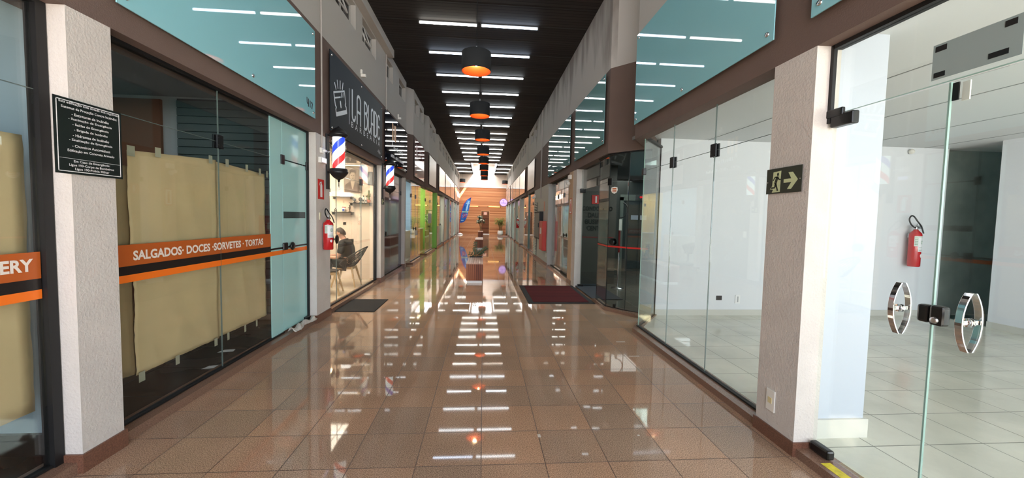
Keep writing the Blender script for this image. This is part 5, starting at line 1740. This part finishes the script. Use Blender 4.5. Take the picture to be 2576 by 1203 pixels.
# dark clothes on display in a far left shop
dc = thing('clothes_rack', 'rack of dark and crimson clothes just inside a far left shop', 'clothes rack', (-2.75, 26.3, .03))
MB().tube([(-2.7, 25.6, .03), (-2.7, 25.6, 1.7), (-2.7, 27.2, 1.7), (-2.7, 27.2, .03)], .02, 8).build('rail', BLACK, dc)
for i in range(8):
    y = 25.7 + i * .19
    MB().box(-2.92, -2.5, y, y + .1, .5 + .1 * (i % 2), 1.66).build('garment', mat('garment %d' % (i % 4), (srgb(60, 62, 74), srgb(150, 40, 50), srgb(120, 126, 140), srgb(40, 40, 48))[i % 4], rough=.9), dc)

# ================================================================== BARBER SHOP INSIDE
def picture(label, x0, x1, z0, z1, crop=False, light=False):
    r = thing('framed_portrait', label, 'picture', ((x0 + x1) / 2, 8.98, z0))
    fr_ = ((x0, 8.995, z0), UC, VZ)
    w_, h_ = x1 - x0, z1 - z0
    MB().rect(fr_, 0, w_, 0, h_, .03).build('canvas', SEPIA, r)
    MB().plate(fr_, [(.05 * w_, 0), (.95 * w_, 0), (.93 * w_, .28 * h_), (.64 * w_, .42 * h_), (.36 * w_, .42 * h_), (.08 * w_, .28 * h_)], .001, n0=.030).build('suit', SEPIAD, r)
    MB().plate(fr_, [(.38 * w_, .42 * h_), (.62 * w_, .42 * h_), (.52 * w_, .12 * h_), (.48 * w_, .12 * h_)], .001, n0=.0312).build('shirt_front', SEPIAL, r)
    MB().disc(fr_, .5 * w_, .62 * h_, .15 * w_, .001, n0=.0324, ry=.17 * h_).build('face', SEPIAL, r)
    hm = MB().plate(fr_, [(.33 * w_, .68 * h_), (.33 * w_, .82 * h_), (.45 * w_, .88 * h_), (.66 * w_, .86 * h_), (.68 * w_, .68 * h_), (.62 * w_, .75 * h_), (.40 * w_, .76 * h_)], .001, n0=.0336)
    hm.line(fr_, (.41 * w_, .645 * h_), (.47 * w_, .64 * h_), .015, .001, n0=.0336).line(fr_, (.53 * w_, .64 * h_), (.59 * w_, .645 * h_), .015, .001, n0=.0336).line(fr_, (.45 * w_, .53 * h_), (.55 * w_, .53 * h_), .012, .001, n0=.0336)
    hm.build('hair_and_features', SEPIAD, r)
    return r


picture('largest sepia portrait of a suited figure, above the shelves in the barber shop', -3.115, -2.73, 2.0, 2.585)
picture('small sepia portrait hanging above the largest one', -3.09, -2.86, 2.66, 2.92)
picture('small sepia portrait right of the upper row, by the glass', -2.74, -2.55, 2.66, 2.86)
mr = thing('picture_light', 'slim light bar over the largest portrait', 'light', (-2.92, 8.93, 2.6))
MB().box(-3.08, -2.74, 8.90, 8.94, 2.58, 2.60).build('bar', mat('lit warm bar', srgb(255, 220, 170), emit=srgb(255, 226, 180), estr=1.5), mr)
MB().box(-3.1, -2.68, 8.94, 8.99, 2.60, 2.615).build('bracket', BLACK, mr)
mi_ = thing('wall_mirror', 'small rounded dark framed mirror right of the largest portrait', 'mirror', (-2.54, 8.97, 2.2))
MB().box(-2.60, -2.49, 8.965, 8.995, 2.17, 2.47).build('frame', BLACK, mi_, bevel=.02)
MB().box(-2.59, -2.50, 8.96, 8.966, 2.185, 2.455).build('mirror_glass', GREYM, mi_)


def shelf(label, x0, x1, z):
    r = thing('wall_shelf', label, 'shelf', ((x0 + x1) / 2, 8.93, z))
    MB().box(x0, x1, 8.86, 8.998, z - .012, z).build('board', BLACK, r)
    MB().box(x0 + .02, x0 + .035, 8.87, 8.998, z - .06, z - .012).box(x1 - .035, x1 - .02, 8.87, 8.998, z - .06, z - .012).build('bracket', BLACK, r)
    return r


shelf('upper black wall shelf under the added bright reflection block in the barber shop', -3.34, -2.91, 1.90)
shelf('middle black wall shelf with bottles and cactus in the barber shop', -2.97, -2.50, 1.765)
shelf('lower black wall shelf with can and figurine in the barber shop', -3.36, -2.90, 1.555)
wb_ = tag(MB().box(-3.16, -2.97, 8.88, 8.97, 1.90, 1.985).build('reflection_block', REFLW), 'added glowing block standing in for a bright reflection over the upper black shelf', 'box')  # added block: its glow stands in for a reflection in the glass
for i, (x, z, r_) in enumerate(((-2.87, 1.765, .035), (-2.74, 1.765, .045))):
    t_ = thing('shelf_ornament', ('small round ornament at the left end of the middle shelf', 'larger dark globe ornament beside the bottles on the middle shelf')[i], 'ornament', (x, 8.92, z))
    MB().lathe([(0, 0), (.03, 0), (.03, .012), (.01, .02), (.01, .035)], (x, 8.92, z), 14).build('foot', BLACK, t_)
    MB().ball((x, 8.92, z + .035 + r_), r_, 14).build('globe', (GREYM, SEPIAD)[i], t_)
for i, x in enumerate((-2.672, -2.615)):
    t_ = thing('bottle', ('left', 'right')[i] + ' white bottle with black cap beside the cactus', 'bottle', (x, 8.92, 1.765), 'white bottles on the middle shelf')
    MB().lathe([(0, 0), (.022, 0), (.024, .01), (.024, .10), (.012, .125), (.010, .14), (0, .14)], (x, 8.92, 1.765), 16).build('body', WHITEPL, t_)
    MB().lathe([(0, .14), (.012, .14), (.012, .165), (0, .168)], (x, 8.92, 1.765), 12).build('cap', BLACK, t_)
    MB().box(x - .012, x + .012, 8.894, 8.897, 1.80, 1.84).build('label', BLACK, t_)
t_ = thing('potted_cactus', 'branched cactus in a terracotta pot at the right end of the middle shelf', 'potted plant', (-2.555, 8.92, 1.765))
MB().lathe([(0, 0), (.03, 0), (.04, .075), (.036, .075), (.034, .06), (0, .06)], (-2.555, 8.92, 1.765), 18).build('pot', TERRA, t_)
MB().tube([(-2.555, 8.92, 1.82), (-2.555, 8.92, 2.04), (-2.555, 8.92, 2.055)], [.017, .017, .006], 10).tube([(-2.555, 8.92, 1.89), (-2.59, 8.92, 1.90), (-2.592, 8.92, 1.95)], [.012, .012, .007], 8).tube([(-2.555, 8.92, 1.91), (-2.52, 8.92, 1.92), (-2.518, 8.92, 1.98)], [.012, .012, .007], 8).build('cactus', CACT, t_)
t_ = thing('canister', 'white can with red lid and blue label on the lower shelf', 'can', (-3.10, 8.92, 1.555))
MB().lathe([(0, 0), (.035, 0), (.035, .10), (0, .10)], (-3.10, 8.92, 1.555), 20).build('body', WHITE, t_)
MB().lathe([(0, .10), (.037, .10), (.037, .115), (0, .115)], (-3.10, 8.92, 1.555), 20).build('lid', REDP, t_)
MB().box(-3.12, -3.08, 8.882, 8.886, 1.58, 1.625).build('label', mat('blue label', srgb(70, 100, 180)), t_)
t_ = thing('figurine', 'slim dark figurine at the right end of the lower shelf', 'figurine', (-2.975, 8.92, 1.555))
MB().lathe([(0, 0), (.028, 0), (.028, .012), (.012, .02), (.014, .06), (.022, .09), (.012, .12), (.016, .14), (.010, .16), (0, .165)], (-2.975, 8.92, 1.555), 14).build('body', SEPIAD, t_)
MB().tube([(-3.01, 8.92, 1.66), (-2.975, 8.92, 1.65), (-2.945, 8.92, 1.68)], .006, 6).build('arms', SEPIAD, t_)
t_ = thing('figurine', 'small arched ornament at the left end of the lower shelf', 'figurine', (-3.28, 8.92, 1.555))
MB().tube([(-3.305, 8.92, 1.555), (-3.30, 8.92, 1.61), (-3.28, 8.92, 1.635), (-3.26, 8.92, 1.61), (-3.255, 8.92, 1.555)], .010, 8).build('arch', SEPIAD, t_)
MB().ball((-3.28, 8.92, 1.59), .014, 10).build('centre', GREYM, t_)
t_ = thing('hanging_bulb', 'bare glowing bulb hanging at the left of the barber shop', 'lamp', (-3.40, 8.6, 1.9))
MB().ball((-3.28, 8.6, 1.93), .035, 14).build('bulb', BULB, t_)
MB().tube([(-3.28, 8.6, 1.965), (-3.28, 8.6, 2.05)], .014, 8).build('socket', BLACK, t_)
MB().tube([(-3.28, 8.6, 2.05), (-3.28, 8.6, 3.0)], .004, 6).build('cord', BLACK, t_)
tag(MB().box(-3.14, -3.08, 8.99, 9.0, 1.27, 1.33).build('wall_socket', BLACK), 'small black square socket on the cream wall above the seated person', 'socket')
# table by the person
tb = thing('side_table', 'small white round table in front of the seated person', 'table', (-3.62, 8.0, .04))
MB().lathe([(0, .60), (.38, .60), (.38, .62), (0, .62)], (-3.62, 8.0, .0), 32).build('table_top', WHITE, tb)
MB().lathe([(.22, .04), (.22, .055), (.03, .07), (.03, .60)], (-3.62, 8.0, 0), 24).build('pedestal', STEEL, tb)

# ------------------------------------------------------------------ lattice shell chairs
def shell_chair():
    """open front towards +x, origin on the floor"""
    r = thing('lattice_shell_chair', '', 'chair')
    NA, NT = 13, 5

    def P(a, t):   # a -1..1 around, t 0..1 up
        ph = a * radians(94)
        rr = .17 + .13 * t ** .8
        rim = .47 + .34 * max(0, (cos(ph * .93))) ** .9
        z = .425 + (rim - .425) * t ** 1.15
        lean = .12 * t * max(0, cos(ph))
        return (-rr * cos(ph) - lean + .02, rr * 1.0 * sin(ph), z)
    idx = {}
    v, f = [], []

    def V(i, j):
        if (i, j) not in idx:
            idx[(i, j)] = len(v)
            v.append(P(-1 + i / NA, j / (2 * NT)))
        return idx[(i, j)]
    for i in range(0, 2 * NA + 1):
        for j in range(0, 2 * NT + 1):
            if (i + j) % 2:
                continue
            q = [(i, j), (i + 1, j + 1), (i, j + 2), (i - 1, j + 1)]
            if all(0 <= a <= 2 * NA and 0 <= b <= 2 * NT for a, b in q) and i % 2 == 0 and False:
                f.append(tuple(V(*p) for p in q))
    step = 2
    for i in range(0, 2 * NA - 1, step):
        for j in range(-2, 2 * NT, 2):
            for (ci, cj) in ((i + 1, j + 1), (i + 2, j + 2)):
                q = [(ci - 1, cj), (ci, cj - 1), (ci + 1, cj), (ci, cj + 1)]
                q = [(max(0, min(2 * NA, a)), max(0, min(2 * NT, b))) for a, b in q]
                ids = []
                for p in q:
                    k = V(*p)
                    if k not in ids:
                        ids.append(k)
                if len(ids) >= 3:
                    f.append(tuple(ids))
    mb = MB()
    mb.add(v, f, 0, False)
    o = mb.build('shell', mat('black moulded plastic', srgb(42, 36, 36), rough=.45), r)
    wmod = o.modifiers.new('lattice', 'WIREFRAME')
    wmod.thickness = .014
    wmod.use_even_offset = False
    wmod.use_replace = True
    rim = [P(-1 + i / 20, 1) for i in range(41)]
    MB().tube(rim, .011, 8).tube([P(-1, t / 8) for t in range(9)], .010, 8).tube([P(1, t / 8) for t in range(9)], .010, 8).build('rim', mat('black moulded plastic', srgb(42, 36, 36)), r)
    MB().lathe([(0, .41), (.17, .413), (.19, .43), (.17, .438), (0, .43)], (.02, 0, 0), 28).build('seat', mat('black moulded plastic', srgb(42, 36, 36)), r)
    MB().box(-.15, .17, -.15, -.12, .36, .405).box(-.15, .17, .12, .15, .36, .405).box(-.15, -.12, -.12, .12, .36, .405).box(.14, .17, -.12, .12, .36, .405).build('under_frame', BEECH, r)
    for sx, sy in ((1, 1), (1, -1), (-1, 1), (-1, -1)):
        MB().tube([(.01 + sx * .14, sy * .13, .40), (.01 + sx * .23, sy * .21, 0)], [.022, .014], 10).build('leg', BEECH, r)
    return r


ch = shell_chair()
ch.location = (-2.76, 8.12, .04)
ch.rotation_euler = (0, 0, pi)
ch['label'] = 'black lattice shell chair with beech legs carrying the seated person'
ch2 = copy_tree(ch, None, (-2.84, 7.30, .04), radians(10), 'black lattice shell chair with beech legs nearer the barber door, empty')
for c in (ch, ch2):
    c['group'] = 'lattice shell chairs in the barber shop'


# ------------------------------------------------------------------ the seated person
def ensure_skin(me):
    if not me.skin_vertices:
        bm = bmesh.new()
        bm.from_mesh(me)
        bm.verts.layers.skin.verify()
        bm.to_mesh(me)
        bm.free()




def skin(name, pts, edges, radii, m, parent, sub=2, root=0):
    me = bpy.data.meshes.new(name)
    off = wloc(parent)
    me.from_pydata([Vector(p) - off for p in pts], edges, [])
    me.update()
    ensure_skin(me)
    for i, r in enumerate(radii):
        me.skin_vertices[0].data[i].radius = r if isinstance(r, tuple) else (r, r)
        me.skin_vertices[0].data[i].use_root = (i == root)
    me.materials.append(m)
    o = bpy.data.objects.new(name, me)
    COL.objects.link(o)
    o.parent = parent
    sm = o.modifiers.new('skin', 'SKIN')
    sm.use_smooth_shade = True
    s = o.modifiers.new('sub', 'SUBSURF')
    s.levels = s.render_levels = sub
    return o


pe = thing('person', 'person with short dark hair in a black shirt sitting on a lattice chair, head bowed', 'person', (-2.85, 8.1, .04))
Yc = 8.10
# body: pelvis, spine, neck, arms, legs as one surface
B = [(-2.80, Yc, .52), (-2.79, Yc, .66), (-2.80, Yc, .82), (-2.83, Yc, .92), (-2.865, Yc, 1.00),                       # 0-4 spine to neck
     (-2.83, Yc - .17, .925), (-2.84, Yc - .245, .78), (-2.90, Yc - .26, .645), (-3.03, Yc - .20, .645), (-3.16, Yc - .14, .655), (-3.20, Yc - .13, .655),   # 5-10 near arm
     (-2.83, Yc + .17, .925), (-2.84, Yc + .245, .78), (-2.90, Yc + .26, .645), (-3.03, Yc + .20, .645), (-3.16, Yc + .10, .655), (-3.20, Yc + .09, .655),   # 11-16 far arm
     (-2.84, Yc - .09, .51), (-3.05, Yc - .13, .54), (-3.26, Yc - .15, .52), (-3.24, Yc - .14, .32), (-3.22, Yc - .14, .10), (-3.34, Yc - .15, .07),        # 17-22 near leg
     (-2.84, Yc + .09, .51), (-3.05, Yc + .13, .54), (-3.26, Yc + .15, .52), (-3.24, Yc + .14, .32), (-3.22, Yc + .14, .10), (-3.34, Yc + .15, .07)]
E_ = [(0, 1), (1, 2), (2, 3), (3, 4), (3, 5), (5, 6), (6, 7), (7, 8), (8, 9), (9, 10), (3, 11), (11, 12), (12, 13), (13, 14), (14, 15), (15, 16),
      (0, 17), (17, 18), (18, 19), (19, 20), (20, 21), (21, 22), (0, 23), (23, 24), (24, 25), (25, 26), (26, 27), (27, 28)]
Rr = [.12, (.11, .09), (.12, .09), (.07, .06), .05, .05, .045, .040, .036, .025, .022, .06, .045, .040, .036, .025, .022,
      .085, .075, .058, .05, .036, .03, .085, .075, .058, .05, .036, .03]
# the head and the hands continue the same surface
hx, hy_, hz = -2.945, Yc, 1.115
B += [(-2.90, Yc, 1.05), (hx, Yc, hz), (hx - .012, Yc, hz + .065)]
k0 = 29
E_ += [(4, 29), (29, 30), (30, 31)]
Rr += [.06, (.088, .075), (.072, .065)]
for sgn, wr_, y_ in ((-1, 10, Yc - .13), (1, 16, Yc + .09)):
    b0 = len(B)
    B.append((-3.235, y_, .652))
    Rr.append((.026, .018))
    E_.append((wr_, b0))
    for q, (dy, l1, l2, dz) in enumerate(((-.027, .040, .030, -.006), (-.009, .048, .034, -.004), (.009, .045, .032, -.005), (.026, .035, .024, -.010))):
        b1 = len(B)
        B += [(-3.265, y_ + dy, .652), (-3.265 - l1 * .6, y_ + dy * 1.15, .650 + dz * .3), (-3.265 - l1 - l2 * .5, y_ + dy * 1.15, .634 + dz)]
        Rr += [.0095, .0085, .007]
        E_ += [(b0, b1), (b1, b1 + 1), (b1 + 1, b1 + 2)]
    b1 = len(B)
    B += [(-3.235, y_ - sgn * .034, .648), (-3.262, y_ - sgn * .046, .642)]
    Rr += [.0095, .0075]
    E_ += [(b0, b1), (b1, b1 + 1)]
body = skin('body', B, E_, Rr, SKIN, pe)
# face features, joined to the head as shallow forms
fc = MB()
fc.ball((hx - .086, hy_, hz + .002), (.013, .010, .018), 10)
fc.ball((hx - .078, hy_, hz - .058), (.022, .03, .02), 10)
for s in (-1, 1):
    fc.ball((hx + .012, hy_ + s * .078, hz - .002), (.022, .009, .03), 10)
fc.build('nose_chin_and_ears', SKIN, pe)
ef = MB()
for s in (-1, 1):
    ef.ball((hx - .072, hy_ + s * .03, hz + .018), (.008, .012, .006), 8)
    ef.box(hx - .082, hx - .068, hy_ + s * .03 - .018, hy_ + s * .03 + .018, hz + .034, hz + .041)
ef.box(hx - .094, hx - .086, hy_ - .02, hy_ + .02, hz - .042, hz - .038)
ef.build('eyes_brows_and_mouth', HAIR, pe)
hr = MB()
v, f = [], []
n, m2 = 22, 12
for i in range(m2 + 1):
    th = pi * .58 * i / m2
    for k in range(n):
        a = 2 * pi * k / n
        R3 = (.103, .083, .088)
        x = R3[0] * sin(th) * cos(a)
        z = R3[2] * cos(th)
        if x < -.02:
            z = max(z, .022)
            x = max(x, -.092)
        if x > 0:
            z -= x * .45
        v.append((hx + .014 + x, hy_ + R3[1] * sin(th) * sin(a), hz + .035 + z))
for i in range(m2):
    for k in range(n):
        f.append((i * n + k, (i + 1) * n + k, (i + 1) * n + (k + 1) % n, i * n + (k + 1) % n))
hr.add(v, f, 0, True)
o = hr.build('hair', HAIR, pe)
s_ = o.modifiers.new('thick', 'SOLIDIFY')
s_.thickness = .012
# shirt: torso with short sleeves
S_ = [(-2.79, Yc, .50), (-2.78, Yc, .66), (-2.79, Yc, .82), (-2.825, Yc, .935), (-2.83, Yc - .17, .925), (-2.84, Yc - .24, .80), (-2.865, Yc - .255, .71), (-2.83, Yc + .17, .925), (-2.84, Yc + .24, .80), (-2.865, Yc + .255, .71)]
skin('shirt', S_, [(0, 1), (1, 2), (2, 3), (3, 4), (4, 5), (5, 6), (3, 7), (7, 8), (8, 9)], [(.135, .15), (.13, .145), (.13, .16), (.10, .11), .088, .07, .066, .088, .07, .066], SHIRT, pe, root=0, sub=3)
MB().tube([(-2.855 + .068 * cos(a) - .012 * cos(a), Yc + .072 * sin(a), .985 - .02 * cos(a) * -1 - .0) for a in [2 * pi * i / 20 for i in range(20)]], .018, 8, closed=True).build('collar', SHIRT, pe)
T_ = [(-2.80, Yc, .50), (-2.86, Yc - .09, .50), (-3.05, Yc - .13, .53), (-3.26, Yc - .15, .51), (-3.24, Yc - .14, .32), (-3.225, Yc - .14, .12), (-2.86, Yc + .09, .50), (-3.05, Yc + .13, .53), (-3.26, Yc + .15, .51), (-3.24, Yc + .14, .32), (-3.225, Yc + .14, .12)]
skin('trousers', T_, [(0, 1), (1, 2), (2, 3), (3, 4), (4, 5), (0, 6), (6, 7), (7, 8), (8, 9), (9, 10)], [.13, .10, .09, .072, .062, .055, .10, .09, .072, .062, .055], PANTS, pe, root=0)
skin('shoes', [(-3.20, Yc - .14, .075), (-3.30, Yc - .15, .068), (-3.40, Yc - .155, .062)], [(0, 1), (1, 2)], [(.042, .034), (.044, .03), (.036, .022)], BLACK, pe)
skin('shoes', [(-3.20, Yc + .14, .075), (-3.30, Yc + .15, .068), (-3.40, Yc + .155, .062)], [(0, 1), (1, 2)], [(.042, .034), (.044, .03), (.036, .022)], BLACK, pe)

pe.location.x += .05
# ================================================================== OTHER UNITS
# swivel chair seen through the third front
sc_ = thing('swivel_chair', 'dark swivel chair behind the angled pane at the first left corner', 'chair', (-2.75, 12.75, .03))
MB().lathe([(0, 0), (.24, .0), (.25, .02), (.04, .05), (.03, .06), (.03, .38), (0, .38)], (-2.75, 12.75, .03), 24).build('base', BLACK, sc_)
v, f = [], []
for i in range(19):
    a = radians(-120 + 240 * i / 18)
    for j in range(6):
        t = j / 5
        rr = .12 + .14 * t
        v.append((-2.75 - rr * cos(a) * .9, 12.75 + rr * sin(a), .42 + (.20 + .16 * (.5 + .5 * cos(a))) * t ** 1.3))
for i in range(18):
    for j in range(5):
        f.append((i * 6 + j, i * 6 + j + 1, (i + 1) * 6 + j + 1, (i + 1) * 6 + j))
mb = MB()
mb.add(v, f, 0, True)
mb.lathe([(0, .40), (.14, .41), (.14, .44), (0, .45)], (-2.75, 12.75, 0), 20)
o = mb.build('seat_shell', mat('grey chair shell', srgb(74, 82, 86), rough=.5), sc_)
o.modifiers.new('t', 'SOLIDIFY').thickness = .02
# display counter with small lamp in the third and fourth units
for lab, y, x, c in (('low white counter inside the third left front', 13.9, -3.0, WHITEPL), ('low yellow counter inside the fourth left front', 16.9, -3.0, YELLOWP)):
    t_ = thing('display_counter', lab, 'counter', (x, y, .03))
    MB().box(x - .35, x + .35, y - .5, y + .5, .03, .95).build('body', c, t_)
    MB().box(x - .38, x + .38, y - .53, y + .53, .95, .98).build('counter_top', WHITE, t_)

# lobby: elevator, stand, orange lamp niche
el = thing('elevator', 'dark steel elevator doors at the back of the lobby', 'elevator', (4.75, 11.6, .015))
MB().box(4.15, 4.25, 11.54, 11.6, .015, 2.2).box(5.25, 5.35, 11.54, 11.6, .015, 2.2).box(4.15, 5.35, 11.54, 11.6, 2.1, 2.28).build('frame', mat('grey green elevator frame', srgb(128, 142, 136), rough=.35, metal=.3), el)
MB().box(4.25, 4.745, 11.565, 11.6, .02, 2.1).build('door_panel', ELEV, el)
MB().box(4.755, 5.25, 11.565, 11.6, .02, 2.1).build('door_panel', ELEV, el)
MB().box(4.5, 4.72, 11.55, 11.565, 1.52, 1.66).box(4.79, 4.99, 11.55, 11.565, 1.52, 1.66).build('paper_notice', LIGHTBL, el)
dp = MB().box(4.60, 5.0, 11.52, 11.54, 2.13, 2.27).build('display', STEEL, el)
text('red_digits', '00', ((4.74, 11.515, 2.18), UC, VZ), .12, .06, RLED, dp, d=.002)
sd = thing('sanitiser_stand', 'slim silver stand with a round foot behind the lobby glass', 'stand', (2.95, 8.2, .015))
MB().lathe([(0, 0), (.14, 0), (.14, .012), (.02, .03), (0, .03)], (2.95, 8.2, .015), 28).build('foot', STEEL, sd)
MB().tube([(2.95, 8.2, .04), (2.95, 8.2, .80)], .017, 12).build('pole', CHROME, sd)
MB().tube([(2.95, 8.2, .80), (2.95, 8.2, 1.28)], .022, 12).build('red_sleeve', mat('dull red sleeve', srgb(130, 30, 34)), sd)
MB().box(2.92, 2.98, 8.15, 8.17, 1.28, 1.52).build('label_card', WHITEPL, sd)
MB().tube([(2.95 + .17 * sin(a), 8.2, 1.72 - .17 * cos(a)) for a in [i * .2 for i in range(15)]], .011, 8).build('hoop', BLACK, sd)
nl = thing('wall_niche_light', 'orange lit vertical niche on the stone lobby wall', 'wall light', (3.2, 5.97, 1.2))
# interior furniture of the clear right shop: table with papers
dk = thing('reception_desk', 'dark desk with white papers inside the clear right shop', 'desk', (2.75, 10.4, .03))
MB().box(2.45, 2.99, 10.0, 11.2, .70, .74).build('desk_top', WHITE, dk)
MB().box(2.5, 2.97, 10.05, 10.1, .03, .70).box(2.5, 2.97, 11.1, 11.15, .03, .70).build('side_panel', BLACKF, dk)
bpy.data.objects.remove(nl)
# coiled cable on the alcove wall
cc_ = MB()
cc_.tube([(8.7 + .12 * cos(a) * (1 + .1 * sin(3 * a)), 6.88, 1.55 + .14 * sin(a)) for a in [i * .3 for i in range(42)]], .008, 6)
cc_.tube([(8.82, 6.88, 1.55), (9.1, 6.88, 1.60), (9.4, 6.88, 1.60)], .008, 6).tube([(8.62, 6.88, 1.45), (8.55, 6.88, 1.1), (8.66, 6.88, .8)], .006, 6)
tag(cc_.build('coiled_cable', BLACK), 'coiled loose cable on the dark alcove wall', 'cable')
tag(MB().ball((6.75, 5.72, 2.68), .04, 12).build('ceiling_sensor', WHITEPL), 'tiny white sensor where the back wall meets the ceiling', 'sensor')
